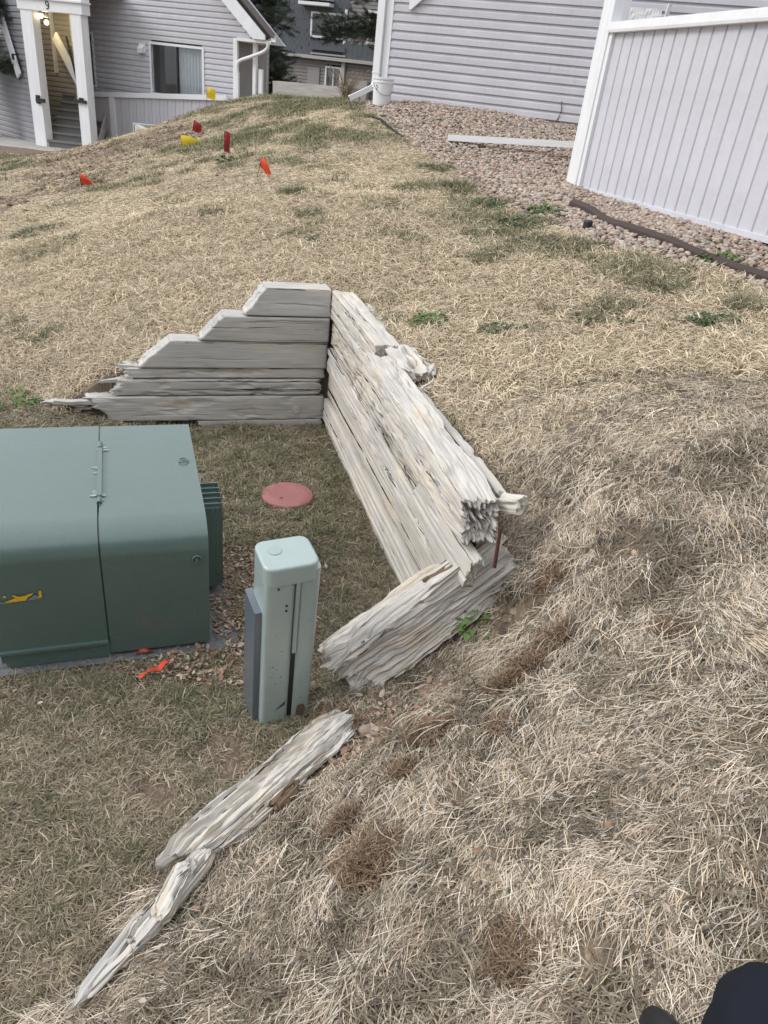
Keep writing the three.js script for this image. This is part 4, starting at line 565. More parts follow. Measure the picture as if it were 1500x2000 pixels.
// ---------- pines ----------
const mBark = new THREE.MeshStandardMaterial({ color: lin(0.085, 0.06, 0.045), roughness: 1 });
const mNeedle = new THREE.MeshStandardMaterial({ color: lin(0.055, 0.075, 0.05), roughness: 0.9, side: THREE.DoubleSide });
function needleSpray(seed) { const r = rng(seed), p = []; for (let k = 0; k < 90; k++) { const t = r(), o = [t * 0.30, (r() - 0.5) * 0.03, (r() - 0.5) * 0.03], a = r() * 6.28, c = 0.35 + 0.5 * r(), l = 0.09 + 0.06 * r(); const d = [c * l, Math.sin(a) * l * (1 - c * 0.4), Math.cos(a) * l * (1 - c * 0.4)], w = 0.0035; p.push(o[0], o[1] - w, o[2], o[0], o[1] + w, o[2] + w, o[0] + d[0], o[1] + d[1], o[2] + d[2]); } return fromTris(p); }
function pine(label, x, z, y0, H, reach, bottom, n, seed, keep) {
  const T = thing('pine_tree', label, 'tree', [x, y0, z]), r = rng(seed);
  part(T, 'trunk', tube([[0, 0, 0], [0.06, H * 0.4, 0.03], [0, H, 0]], 0.16, 12, 9), mBark);
  const limbs = [], pts = [];
  for (let k = 0; k < n; k++) { const h = bottom + (H - bottom) * Math.pow(r(), 1.1), a = r() * 6.283, L = reach * (1 - 0.8 * (h - bottom) / (H - bottom)) * (0.6 + 0.5 * r()); const e = [Math.cos(a) * L, h - 0.18 * L + 0.2 * r(), Math.sin(a) * L];
    limbs.push(tube([[0, h, 0], [e[0] * 0.5, h - 0.02 * L, e[2] * 0.5], e], 0.022, 6, 5));
    const m = Math.round(16 + 18 * L); for (let i = 0; i < m; i++) { const t = 0.3 + 0.72 * r(), s = 0.10 + 0.28 * t; pts.push([e[0] * t + (r() - 0.5) * s * 2, h + (e[1] - h) * t * t + (r() - 0.5) * s * 1.2, e[2] * t + (r() - 0.5) * s * 2, a]); } }
  part(T, 'limbs', mergeGeometries(limbs), mBark);
  const im = shadows(new THREE.InstancedMesh(needleSpray(seed + 1), mNeedle, pts.length)); im.name = 'crown'; im.userData.kind = 'stuff';
  const M = new THREE.Matrix4(), q = new THREE.Quaternion(), c = new THREE.Color();
  pts.forEach(([a, b, d, az], i) => { q.setFromEuler(new THREE.Euler((r() - 0.5) * 2, -az + (r() - 0.5) * 2, 0.2 + (r() - 0.5) * 1.2)); M.compose(new THREE.Vector3(a, b, d), q, new THREE.Vector3().setScalar(0.8 + 0.6 * r())); im.setMatrixAt(i, M); const k = 0.6 + 0.7 * r(); im.setColorAt(i, c.setRGB(k, k, k * 0.95)); });
  T.add(im); return T;
}
pine('dark pine tree beyond the gable end of the left house', -7.2, -31.0, -0.6, 9, 2.3, 2.2, 110, 201);
pine('dark pine tree whose lower boughs hang above the far apartment window', -1.5, -32.5, -0.4, 11, 3.0, 4.6, 90, 205);
pine('small pine with a bough reaching in beside the stair at far left', -12.6, -22.6, -0.1, 5.2, 1.3, 1.5, 30, 209);
// ---------- gravel ----------
const stoneGeo = s => { const g = new THREE.IcosahedronGeometry(1, 1), p = g.attributes.position; for (let i = 0; i < p.count; i++) { const v = new THREE.Vector3().fromBufferAttribute(p, i), k = 1 + 0.22 * noise(v.x * 1.3 + s * 9, v.y * 1.3, v.z * 1.3); p.setXYZ(i, v.x * k, v.y * k * 0.62, v.z * k * 0.8); } g.computeVertexNormals(); const n = g.attributes.normal; const map = {}; for (let i = 0; i < p.count; i++) { const key = [p.getX(i), p.getY(i), p.getZ(i)].map(v => v.toFixed(4)).join(); (map[key] ??= []).push(i); } for (const k in map) { const v = new THREE.Vector3(); for (const i of map[k]) v.add(new THREE.Vector3().fromBufferAttribute(n, i)); v.normalize(); for (const i of map[k]) n.setXYZ(i, v.x, v.y, v.z); } return g; };
{
  const G = new THREE.Group(); G.name = 'gravel_bed'; G.userData = { kind: 'structure', label: 'bed of pinkish river gravel along the right house' }; scene.add(G);
  const geos = [1, 2, 3].map(stoneGeo), r = rng(301), list = [];
  const tones = [[0.47, 0.36, 0.28], [0.53, 0.43, 0.35], [0.36, 0.28, 0.22], [0.36, 0.33, 0.30], [0.57, 0.49, 0.41], [0.42, 0.30, 0.23], [0.25, 0.19, 0.15], [0.45, 0.38, 0.32]];
  const mats = tones.map(t => new THREE.MeshStandardMaterial({ color: lin(...t), roughness: 0.9, bumpMap: fineGrain, bumpScale: 0.002 }));
  for (let k = 0; k < 110000; k++) { const z = -14 + 10.5 * r(), x = -1.7 + 5.6 * r(); const d = gravelD(x, z); if (d < -0.04 || (d < 0.06 && r() < 0.6)) continue; const hx = (x + 0.818) * 0.934 + (z + 12.674) * 0.357, hz = -(x + 0.818) * -0.357 * -1 + (z + 12.674) * 0.934; const lz = (x + 0.818) * -0.357 + (z + 12.674) * 0.934; if (lz < -0.1) continue; const fx = (x - 1.551) * 0.342 + (z + 8.028) * 0.94, fz = (x - 1.551) * -0.94 + (z + 8.028) * 0.342; if (fz < -0.8 && fx > -0.2) continue; if (Math.hypot(x, z) > 9 && r() < 0.25) continue;
    const s = 0.010 + 0.016 * Math.pow(r(), 1.8); list.push({ x, z, s, d: Math.hypot(x, z), y: ground(x, z) + s * 0.25 + 0.012 * r(), e: [r() * 0.6 - 0.3, r() * 6.28, r() * 0.6 - 0.3], t: Math.floor(r() * tones.length), g: Math.floor(r() * 3), k: 0.85 + 0.3 * r() }); }
  list.sort((a, b) => b.s / b.d - a.s / a.d);
  const near = list.slice(0, 300), rest = list.slice(300), M = new THREE.Matrix4(), q = new THREE.Quaternion(), c = new THREE.Color();
  for (const o of near) { const m = part(G, 'stone', geos[o.g], mats[o.t]); m.position.set(o.x, o.y, o.z); m.rotation.set(...o.e); m.scale.setScalar(o.s); }
  const white = new THREE.MeshStandardMaterial({ color: 0xffffff, roughness: 0.9, bumpMap: fineGrain, bumpScale: 0.002 });
  for (let v = 0; v < 3; v++) { const L = rest.filter(o => o.g === v), im = shadows(new THREE.InstancedMesh(geos[v], white, L.length)); im.name = 'gravel'; im.userData.kind = 'stuff'; L.forEach((o, i) => { q.setFromEuler(new THREE.Euler(...o.e)); M.compose(new THREE.Vector3(o.x, o.y, o.z), q, new THREE.Vector3().setScalar(o.s)); im.setMatrixAt(i, M); const t = tones[o.t]; im.setColorAt(i, c.setRGB(t[0] * o.k, t[1] * o.k, t[2] * o.k)); }); G.add(im); }
}
{ // a few single stones
  const geos = [4, 5].map(stoneGeo); const m1 = new THREE.MeshStandardMaterial({ color: lin(0.40, 0.31, 0.25), roughness: 0.95, bumpMap: fineGrain, bumpScale: 0.003 }), m2 = new THREE.MeshStandardMaterial({ color: lin(0.55, 0.36, 0.26), roughness: 0.95 });
  const a = solo('stone', geos[0], m1, 'round brown stone in the soil just right of the pedestal', 'stone'); a.position.set(0.03, ground(0.03, -1.785) + 0.012, -1.785); a.scale.setScalar(0.027);
  const b = solo('stone', geos[1], m2, 'small orange stone below the mole hole on the right slope', 'stone'); b.position.set(0.81, ground(0.81, -1.96) + 0.008, -1.96); b.scale.setScalar(0.016);
}
// ---------- grass ----------
// blade: ribbon from the root, rising then drooping; colours vary blade to blade
function tuft(seed, o) {
  const r = rng(seed), p = [], col = [], nS = o.seg ?? 4;
  for (let k = 0; k < o.n; k++) {
    const rad = o.spread * Math.sqrt(r()), ra = r() * 6.283, bx = rad * Math.cos(ra), bz = rad * Math.sin(ra);
    const dir = (r() - 0.5) * o.fan + (r() < (o.stray ?? 0.15) ? (r() - 0.5) * 5 : 0), L = o.len[0] + (o.len[1] - o.len[0]) * r(), w = o.w * (0.6 + 0.8 * r());
    const rise = o.rise[0] + (o.rise[1] - o.rise[0]) * r(), droop = o.droop * (0.5 + r()), bend = (r() - 0.5) * o.bend;
    const roll = (r() - 0.5) * 1.6; let pts = [], a = dir, el = rise, x = bx, y = o.lift * r(), z = bz;
    for (let s = 0; s <= nS; s++) { pts.push([x, Math.max(y, -0.004), z, a]); const st = L / nS; x += Math.cos(a) * Math.cos(el) * st; z += Math.sin(a) * Math.cos(el) * st; y += Math.sin(el) * st; el -= droop / nS; a += bend / nS + (o.kink ?? 0.4) * (r() - 0.5); if (y < 0.004 && el < 0) el = 0.1 * (r() - 0.3); }
    const c = o.colors[Math.floor(r() * o.colors.length)], v = 0.8 + 0.4 * r(), cc = [c[0] * v, c[1] * v, c[2] * v];
    const P = (s, sd) => { const [X, Y, Z, A] = pts[s], ww = w * (s === nS ? 0.12 : 1 - 0.45 * s / nS) * sd; return [X - Math.sin(A) * ww * Math.cos(roll), Y + ww * Math.sin(roll), Z + Math.cos(A) * ww * Math.cos(roll)]; };
    for (let s = 0; s < nS; s++) { const a0 = P(s, -1), a1 = P(s, 1), b0 = P(s + 1, -1), b1 = P(s + 1, 1); p.push(...a0, ...a1, ...b0, ...a1, ...b1, ...b0); for (let i = 0; i < 6; i++) col.push(...cc); }
  }
  const g = fromTris(p); g.setAttribute('color', new THREE.Float32BufferAttribute(col, 3)); return g;
}
const mBlade = new THREE.MeshStandardMaterial({ vertexColors: true, roughness: 0.85, side: THREE.DoubleSide });
const mGreenBlade = new THREE.MeshPhysicalMaterial({ vertexColors: true, roughness: 0.8, side: THREE.DoubleSide });
const straw = [[0.62, 0.52, 0.39], [0.68, 0.60, 0.48], [0.55, 0.46, 0.36], [0.46, 0.35, 0.24], [0.66, 0.54, 0.36], [0.34, 0.25, 0.17], [0.62, 0.55, 0.46], [0.70, 0.63, 0.52]];
const pale = [[0.66, 0.58, 0.47], [0.70, 0.63, 0.53], [0.60, 0.52, 0.42], [0.68, 0.57, 0.40], [0.52, 0.43, 0.33]];
const strawWarm = [[0.60, 0.50, 0.35], [0.54, 0.45, 0.31], [0.64, 0.55, 0.40], [0.45, 0.37, 0.26], [0.51, 0.45, 0.33], [0.34, 0.27, 0.185]];
const greens = [[0.11, 0.135, 0.055], [0.14, 0.16, 0.075], [0.09, 0.11, 0.05], [0.22, 0.21, 0.12], [0.30, 0.26, 0.16], [0.38, 0.32, 0.20]];
const browns = [[0.19, 0.125, 0.075], [0.25, 0.165, 0.10], [0.14, 0.09, 0.055], [0.31, 0.23, 0.15]];
const variants = {
  matted: [11, 12, 13, 14].map(s => ({ g: tuft(s, { n: 48, spread: 0.045, fan: 1.5, len: [0.03, 0.095], w: 0.00095, rise: [0.05, 0.6], droop: 1.2, bend: 0.9, stray: 0.2, kink: 0.6, lift: 0.012, colors: straw, seg: 5 }), m: mBlade })),
  strand: [71, 72, 73, 74].map(s => ({ g: tuft(s, { n: 26, spread: 0.05, fan: 1.2, len: [0.045, 0.125], w: 0.0010, rise: [0.0, 0.4], droop: 0.9, bend: 1.1, stray: 0.14, kink: 0.8, lift: 0.02, colors: pale, seg: 6 }), m: mBlade })),
  thatch: [21, 22, 23].map(s => ({ g: tuft(s, { n: 54, spread: 0.06, fan: 5.5, len: [0.03, 0.075], w: 0.0016, rise: [0.1, 1.0], droop: 1.6, bend: 1.4, lift: 0.008, colors: strawWarm, seg: 3 }), m: mBlade })),
  field: [31, 32, 33].map(s => ({ g: tuft(s, { n: 84, spread: 0.11, fan: 4.0, len: [0.03, 0.075], w: 0.0021, rise: [0.1, 0.8], droop: 1.5, bend: 1.2, lift: 0.01, colors: strawWarm, seg: 3 }), m: mBlade })),
  green: [41, 42, 43].map(s => ({ g: tuft(s, { n: 40, spread: 0.05, fan: 6, len: [0.035, 0.08], w: 0.0016, rise: [0.7, 1.4], droop: 0.9, bend: 0.8, lift: 0.0, colors: greens, seg: 3 }), m: mGreenBlade })),
  greenFar: [51, 52].map(s => ({ g: tuft(s, { n: 46, spread: 0.10, fan: 6, len: [0.05, 0.11], w: 0.003, rise: [0.6, 1.4], droop: 0.9, bend: 0.8, lift: 0.0, colors: greens, seg: 3 }), m: mGreenBlade })),
  brown: [61, 62].map(s => ({ g: tuft(s, { n: 90, spread: 0.035, fan: 6.2, len: [0.02, 0.05], w: 0.0015, rise: [0.2, 1.3], droop: 1.2, bend: 1.5, lift: 0.006, colors: browns, seg: 3 }), m: mBlade })),
};
const buckets = {}; const put = (kind, x, z, yaw, s, tone, lift = 0) => { const v = variants[kind]; const i = Math.floor(Math.abs(Math.sin(x * 91.7 + z * 47.3)) * 997) % v.length; (buckets[kind + i] ??= { v: v[i], kind, L: [] }).L.push([x, z, yaw, s, tone, lift]); };
const TF = (x, z) => { const c = Math.cos(0.375), s = Math.sin(0.375), dx = x + 0.65, dz = z + 2.275; return [dx * c - dz * s, dx * s + dz * c]; };
const blocked = (x, z) => { const [a, b] = TF(x, z); if (a > -0.83 && a < 0.03 && b > -0.87 && b < 0.0) return true; if (a >= 0 && a < 0.1 && b > -0.58 && b < -0.34) return true; if (Math.hypot(x + 0.565, z + 3.615) < 0.15) return true; if (Math.hypot(x + 0.3, z + 2.035) < 0.085) return true; return false; };
// straight strips occupied by timber: [x0,z0,x1,z1,halfwidth]
const strips = [[-0.5, -4.83, -2.05, -4.26, 0.09], [-0.45, -4.78, 0.40, -2.2, 0.08], [0.40, -2.24, -0.11, -2.05, 0.06], [-0.02, -1.89, -0.5, -1.25, 0.05], [-0.37, -1.27, -0.58, -0.93, 0.03]];
const inStrip = (x, z) => strips.some(([a, b, c, d, w]) => { const L2 = (c - a) ** 2 + (d - b) ** 2, t = clamp(((x - a) * (c - a) + (z - b) * (d - b)) / L2); return Math.hypot(x - a - t * (c - a), z - b - t * (d - b)) < w; });
const bare = (x, z) => { let b = 0; // bare-soil spots seen in the lawn
  for (const [cx, cz, rr] of [[0.80, -2.04, 0.10], [0.72, -1.92, 0.08], [0.62, -1.8, 0.06], [0.44, -1.69, 0.05], [0.10, -1.78, 0.13], [0.02, -1.7, 0.10], [-0.45, -1.75, 0.16], [-0.62, -1.55, 0.12], [0.30, -1.30, 0.07], [0.5, -2.05, 0.10], [-0.72, -2.1, 0.10], [-0.45, -2.25, 0.16], [-0.40, -2.45, 0.14], [-0.55, -2.4, 0.14], [-0.62, -3.0, 0.1], [-0.95, -3.9, 0.2], [-0.55, -4.4, 0.25], [0.05, -1.12, 0.10], [0.55, -0.85, 0.09], [0.9, -1.05, 0.08], [0.59, -1.81, 0.055], [0.44, -1.67, 0.06], [0.22, -1.56, 0.055], [0.07, -1.16, 0.09], [0.61, -2.08, 0.045], [0.38, -0.86, 0.06], [-4.6, -10.4, 0.9], [-4.9, -11.2, 1.0], [-3.9, -12.3, 0.6], [-4.4, -13.0, 0.7], [-5.4, -12.2, 0.9], [-5.2, -9.4, 0.5], [-6.2, -13.4, 0.9], [-4.8, -14.4, 0.5]]) b = Math.max(b, 1 - Math.hypot(x - cx, z - cz) / rr); return b + 0.25 * noise(x * 9, z * 9, 2); };
const flow = (x, z) => 2.5 + 1.1 * fbm(x * 1.1, z * 1.1, 12, 2) + 0.9 * noise(x * 4.2, z * 4.2, 6) - 0.5 * sstep(0.3, 1.2, x); // combed downhill, to the lower left
{
  const r = rng(401);
  // near bank and yard
  for (let k = 0; k < 30000; k++) { const x = -2.5 + 4.6 * r(), z = -3.0 + 3.15 * r(); if (blocked(x, z) || inStrip(x, z)) continue; const pad = onPad(x, z), g = greenness(x, z), b = bare(x, z);
    if (b > 0.2 && r() < 0.92) continue;
    if (!pad) { const dens = clamp(0.46 + 1.5 * fbm(x * 4.2, z * 4.2, 15, 3)) * 0.9 + 0.06; const edge = sstep(-3.0, -2.3, z + 0.25 * noise(x * 2, z * 2, 3)); if (r() > 0.35 + 0.65 * edge) { put('field', x, z, flow(x, z) + (r() - 0.5) * 3, 0.5 + 0.4 * r(), 0.92 + 0.35 * r()); } else if (r() < 0.05 + 0.17 * sstep(-0.1, 0.5, fbm(x * 6.5, z * 6.5, 44, 3))) put('strand', x, z, flow(x, z) + (r() - 0.5) * 0.7, 0.7 + 0.45 * r(), 0.74 + 0.36 * r(), 0.003); else if (r() < dens * 0.72) put('matted', x, z, flow(x, z) + (r() - 0.5) * 0.8, 0.7 + 0.55 * r(), 0.85 + 0.35 * r() + 0.15 * noise(x * 2, z * 2)); else if (r() < 0.42) put('thatch', x, z, r() * 6.28, 0.7 + 0.5 * r(), 0.24 + 0.34 * r()); if (g > 0.16 && r() < 0.25) put('green', x, z, r() * 6.28, 0.6 + 0.5 * r(), 0.8 + 0.5 * r()); }
    else { if (r() < 0.62) put('thatch', x, z, r() * 6.28, 0.5 + 0.6 * r(), 0.42 + 0.44 * r() + 0.14 * noise(x * 3, z * 3)); if (r() < 0.05) put('matted', x, z, r() * 6.28, 0.5 + 0.4 * r(), 0.7); if (r() < 0.08 + 0.8 * g) put('green', x, z, r() * 6.28, 0.4 + 0.45 * r(), 0.7 + 0.5 * r()); } }
  // middle distance
  for (let k = 0; k < 34000; k++) { const x = -4.6 + 7.8 * r(), z = -7.2 + 4.3 * r(); if (z > -3.0 && x > -2.5) continue; if (blocked(x, z) || inStrip(x, z) || gravelD(x, z) > 0.02) continue; const pad = onPad(x, z), g = greenness(x, z);
    const wall = !pad && x > -0.2 && r() < 0.85 * sstep(-4.6, -3.0, z) && x < 1.6 + 0.5 * noise(z * 3, x);
    if (pad) { if (r() < 0.7) put('thatch', x, z, r() * 6.28, 0.6 + 0.6 * r(), 0.42 + 0.38 * r()); if (r() < 0.2 + 0.8 * g) put('green', x, z, r() * 6.28, 0.5 + 0.6 * r(), 0.7 + 0.5 * r()); }
    else { if (wall && r() < 0.5) put('matted', x, z, flow(x, z) + (r() - 0.5), 0.8 + 0.4 * r(), 0.7 + 0.35 * r()); if (r() < 0.55) put('field', x, z, flow(x, z) + (r() - 0.5) * 3, 0.5 + 0.4 * r(), 0.92 + 0.35 * r() + 0.25 * fbm(x * 1.1, z * 1.1, 4, 2)); else put('thatch', x, z, r() * 6.28, 1.1 + 0.5 * r(), 0.9 + 0.4 * r()); if (r() < (g - 0.08) * 1.6) put('green', x, z, r() * 6.28, 0.7 + 0.6 * r(), 0.8 + 0.5 * r()); } }
  for (const [cx, cz, rr, n] of [[1.08, -5.46, 0.28, 90], [0.53, -5.45, 0.18, 45], [1.02, -4.11, 0.12, 30], [1.17, -4.31, 0.15, 40], [1.5, -4.6, 0.2, 40], [1.9, -4.25, 0.15, 35], [-1.24, -7.34, 0.2, 40], [0.87, -6.3, 0.25, 70], [0.64, -7.0, 0.2, 50], [0.3, -7.6, 0.2, 40], [0.1, -8.4, 0.2, 40], [-1.0, -6.6, 0.15, 25], [-1.9, -6.9, 0.16, 30], [-3.4, -6.8, 0.4, 60], [-3.9, -7.6, 0.4, 60], [-3.0, -5.0, 0.3, 50]]) for (let k = 0; k < n; k++) { const a = r() * 6.28, d = rr * Math.sqrt(r()) * (0.7 + 0.5 * noise(a, cx)); put('green', cx + 1.3 * d * Math.cos(a), cz + d * Math.sin(a), r() * 6.28, 0.7 + 0.6 * r(), 0.6 + 0.5 * r()); }
  // hill to the crest
  for (let k = 0; k < 60000; k++) { const x = -10.5 + 11.5 * r(), z = -18 + 10.8 * r(); if (gravelD(x, z) > 0.0 || (x > -0.6 && z < -11.6)) continue; const g = greenness(x, z), b = bare(x, z); if (b > 0.06 && r() < 0.93) continue;
    put('field', x, z, flow(x, z) + (r() - 0.5) * 3, 0.75 + 0.5 * r(), 0.92 + 0.35 * r() + 0.25 * fbm(x * 0.7, z * 0.7, 4, 2)); if (r() < (g - 0.02) * 1.2) put('greenFar', x, z, r() * 6.28, 0.7 + 0.5 * r(), 0.8 + 0.6 * r()); }
  // dead brown clumps in the bank
  for (const [x, z, rad, n] of [[0.59, -1.81, 0.045, 24], [0.44, -1.67, 0.045, 22], [0.50, -1.80, 0.025, 6], [0.22, -1.56, 0.045, 22], [0.07, -1.16, 0.07, 40], [0.61, -2.08, 0.035, 14], [-0.09, -1.87, 0.05, 18], [0.41, -1.46, 0.02, 6], [0.14, -1.43, 0.022, 6], [0.38, -0.86, 0.05, 20], [0.52, -1.72, 0.03, 8], [0.86, -1.66, 0.03, 8], [0.0, -1.30, 0.04, 10], [-0.02, -1.83, 0.05, 12]]) for (let k = 0; k < n; k++) { const a = r() * 6.28, d = rad * Math.sqrt(r()); put('brown', x + d * Math.cos(a), z + d * Math.sin(a), r() * 6.28, 0.6 + 0.5 * r(), 0.7 + 0.6 * r(), 0.006 + 0.022 * (1 - d / rad)); }
}
{
  const groups = { dry_grass: ['matted', 'strand', 'thatch', 'field'], green_grass: ['green', 'greenFar'], dead_moss: ['brown'] }, labels = { dry_grass: 'matted dry straw-coloured grass covering the bank', green_grass: 'short green grass coming up through the straw', dead_moss: 'dead brown tufts in the near bank' };
  const M = new THREE.Matrix4(), q = new THREE.Quaternion(), q2 = new THREE.Quaternion(), c = new THREE.Color(), Y = new THREE.Vector3(0, 1, 0);
  for (const name in groups) { const G = new THREE.Group(); G.name = name; G.userData = { kind: 'stuff', label: labels[name] }; scene.add(G);
    for (const key in buckets) { const B = buckets[key]; if (!groups[name].includes(B.kind)) continue; const im = shadows(new THREE.InstancedMesh(B.v.g, B.v.m, B.L.length)); im.name = 'tufts'; im.userData.kind = 'stuff';
      B.L.forEach(([x, z, yaw, s, tone, lift], i) => { q.setFromUnitVectors(Y, groundNormal(x, z)); q2.setFromAxisAngle(Y, -yaw); q.multiply(q2); M.compose(new THREE.Vector3(x, ground(x, z) - 0.003 + lift, z), q, new THREE.Vector3(s, s, s)); im.setMatrixAt(i, M); im.setColorAt(i, c.setRGB(tone, tone, tone)); }); G.add(im); } }
}
{ // crumbs and clods of soil on the bare patches
  const G = new THREE.Group(); G.name = 'soil_clods'; G.userData = { kind: 'stuff', label: 'clods of brown soil on the bare patches of the bank' }; scene.add(G);
  const r = rng(471), g = stoneGeo(8), L = [], M = new THREE.Matrix4(), q = new THREE.Quaternion(), c = new THREE.Color();
  for (let k = 0; k < 16000; k++) { const far = r() < 0.6, x = far ? -8 + 6 * r() : -1 + 2.4 * r(), z = far ? -15.5 + 7 * r() : -2.5 + 2.2 * r(); if (bare(x, z) < 0.08 || blocked(x, z) || inStrip(x, z)) continue; L.push([x, z, far ? 0.012 + 0.045 * r() * r() * r() : 0.003 + 0.012 * r() * r() * r()]); }
  const im = shadows(new THREE.InstancedMesh(g, new THREE.MeshStandardMaterial({ color: 0xffffff, roughness: 1 }), L.length)); im.name = 'clods'; im.userData.kind = 'stuff';
  L.forEach(([x, z, s], i) => { q.setFromEuler(new THREE.Euler(r() * 3, r() * 6, r() * 3)); M.compose(new THREE.Vector3(x, ground(x, z) + s * 0.15, z), q, new THREE.Vector3(s, s * 0.8, s)); im.setMatrixAt(i, M); const k = 0.7 + 0.6 * r(); im.setColorAt(i, c.setRGB(0.21 * k, 0.15 * k, 0.105 * k)); }); G.add(im);
}
{ // leaf litter and wood chips
  const leaf = (s) => { const p = [], n = 5, r = rng(s), f = (i, sd) => { const t = i / n, w = 0.32 * Math.sin(Math.PI * (0.08 + 0.9 * t)) * sd; return [t - 0.5, 0.12 * Math.sin(t * 3 + s) + 0.25 * Math.abs(w) * (s % 2 ? 1 : -0.4) + 0.1, w]; }; for (let i = 0; i < n; i++) { const a = f(i, -1), b = f(i, 0), c = f(i, 1), d = f(i + 1, -1), e = f(i + 1, 0), g = f(i + 1, 1); p.push(...a, ...b, ...d, ...b, ...e, ...d, ...b, ...c, ...e, ...c, ...g, ...e); } return fromTris(p); };
  const G = new THREE.Group(); G.name = 'leaf_litter'; G.userData = { kind: 'stuff', label: 'dry leaves and chips of rotten wood on the ground' }; scene.add(G);
  const r = rng(501), M = new THREE.Matrix4(), q = new THREE.Quaternion(), c = new THREE.Color(), m = new THREE.MeshStandardMaterial({ color: 0xffffff, roughness: 0.9, side: THREE.DoubleSide });
  const tones = [[0.34, 0.24, 0.17], [0.44, 0.34, 0.26], [0.27, 0.18, 0.12], [0.18, 0.12, 0.08], [0.50, 0.42, 0.34], [0.29, 0.18, 0.12]];
  for (let v = 0; v < 4; v++) { const L = []; for (let k = 0; k < 1500; k++) { let x, z; const t = r(); if (t < 0.45) { x = -0.62 + 0.35 * (r() + r() - 1) * 1.2; z = -2.25 - 0.3 + 1.0 * (r() - 0.5); } else if (t < 0.52) { x = 0.05 + 0.5 * (r() - 0.5); z = -1.8 + 0.35 * (r() - 0.5); } else if (t < 0.8) { x = -2.2 + 2.6 * r(); z = -4.2 + 3.4 * r(); } else { x = -1.2 + 2.6 * r(); z = -2.6 + 2.5 * r(); } if (blocked(x, z) || inStrip(x, z)) continue; if (t >= 0.52 && (r() < 0.72 || fbm(x * 2, z * 2, 33, 2) < 0.05)) continue; L.push([x, z]); }
    const im = shadows(new THREE.InstancedMesh(leaf(v + 1), m, L.length)); im.name = 'leaves'; im.userData.kind = 'stuff';
    L.forEach(([x, z], i) => { q.setFromEuler(new THREE.Euler((r() - 0.5) * 0.9, r() * 6.28, (r() - 0.5) * 0.9)); const s = 0.010 + 0.024 * r() * r(); M.compose(new THREE.Vector3(x, ground(x, z) + 0.010 + 0.022 * r(), z), q, new THREE.Vector3(s * 1.2, s, s)); im.setMatrixAt(i, M); const t = tones[Math.floor(r() * tones.length)]; im.setColorAt(i, c.setRGB(...t)); }); G.add(im); }
}
// ---------- weeds ----------
const mLeaf = [[0.05, 0.10, 0.035], [0.07, 0.12, 0.045], [0.10, 0.18, 0.045]].map(t => new THREE.MeshPhysicalMaterial({ color: lin(...t), roughness: 0.7, side: THREE.DoubleSide, transmission: 0 }));
function weedGeo(seed, R, n, hgt, leafL) { const r = rng(seed), p = []; for (let k = 0; k < n; k++) { const rad = R * Math.sqrt(r()), a = r() * 6.28, x = rad * Math.cos(a) * 1.25, z = rad * Math.sin(a), y = hgt * (1 - (rad / R) ** 2) * r(), d = a + (r() - 0.5) * 2.4, el = 0.1 + 0.9 * r(), L = leafL * (0.6 + 0.7 * r()), w = L * (0.16 + 0.12 * r()); const ux = Math.cos(d) * Math.cos(el), uy = Math.sin(el), uz = Math.sin(d) * Math.cos(el), sx = -Math.sin(d), sz = Math.cos(d); const q = (t, s, dip) => [x + ux * L * t + sx * w * s, y + uy * L * t - dip * L * t * t, z + uz * L * t + sz * w * s]; const A = q(0, 0, 0), B = q(0.45, 1, 0.2), C = q(0.45, -1, 0.2), D = q(1, 0, 0.5), E = q(0.45, 0, 0.35); p.push(...A, ...B, ...E, ...A, ...E, ...C, ...B, ...D, ...E, ...E, ...D, ...C); } return fromTris(p); }
function weed(label, x, z, R, n, hgt, leafL, mat, seed) { const W = thing('weed_clump', label, 'weed', [x, ground(x, z) + 0.002, z], 0, 'weeds in the lawn'); part(W, 'leaves', weedGeo(seed, R, n, hgt, leafL), mLeaf[mat]); part(W, 'stem', tube([[0, -0.01, 0], [0.004, hgt * 0.5, 0], [0, hgt, 0.004]], 0.002, 5, 5), mLeaf[mat]); }
weed('dark green weed clump on the lawn, left of a pair right of the wall corner', 0.51, -3.95, 0.09, 150, 0.04, 0.04, 0, 601);
weed('dark green weed clump on the lawn, right of a pair right of the wall corner', 0.72, -3.97, 0.085, 120, 0.03, 0.04, 0, 602);
weed('largest dark green weed clump near the right edge of the lawn', 1.70, -4.02, 0.14, 300, 0.05, 0.045, 0, 603);
weed('bright green grassy weed just behind the long timber wall', 0.15, -4.15, 0.08, 120, 0.07, 0.06, 2, 604);
weed('flat weed clump in the middle of the far lawn', -0.17, -6.75, 0.12, 140, 0.03, 0.05, 0, 605);
weed('small dark weed in the lawn above the stepped wall', -0.74, -5.92, 0.09, 110, 0.04, 0.05, 0, 606);
weed('bright green weed growing in the gravel before the patio fence post', 1.06, -6.70, 0.12, 150, 0.08, 0.07, 2, 607);
weed('low weed clump below the large one at the edge of the lawn', 1.26, -4.09, 0.09, 110, 0.03, 0.04, 1, 608);
weed('weed clump at the border of lawn and gravel below the white pipe', 0.64, -6.96, 0.16, 200, 0.05, 0.06, 0, 609);
weed('broad weed patch against the gravel border', 0.87, -6.28, 0.17, 220, 0.05, 0.06, 1, 610);
weed('green weeds at the foot of the dark red flag', -2.43, -9.75, 0.12, 120, 0.08, 0.08, 0, 611);
weed('bright green weeds left of the stepped wall tip', -2.43, -4.2, 0.13, 170, 0.07, 0.06, 2, 612);
weed('leafy green weed in the hollow under the fallen timber', 0.385, -2.13, 0.06, 60, 0.07, 0.05, 2, 613);
weed('green weed growing through the gravel at the right edge', 2.02, -5.1, 0.12, 150, 0.05, 0.06, 2, 614);
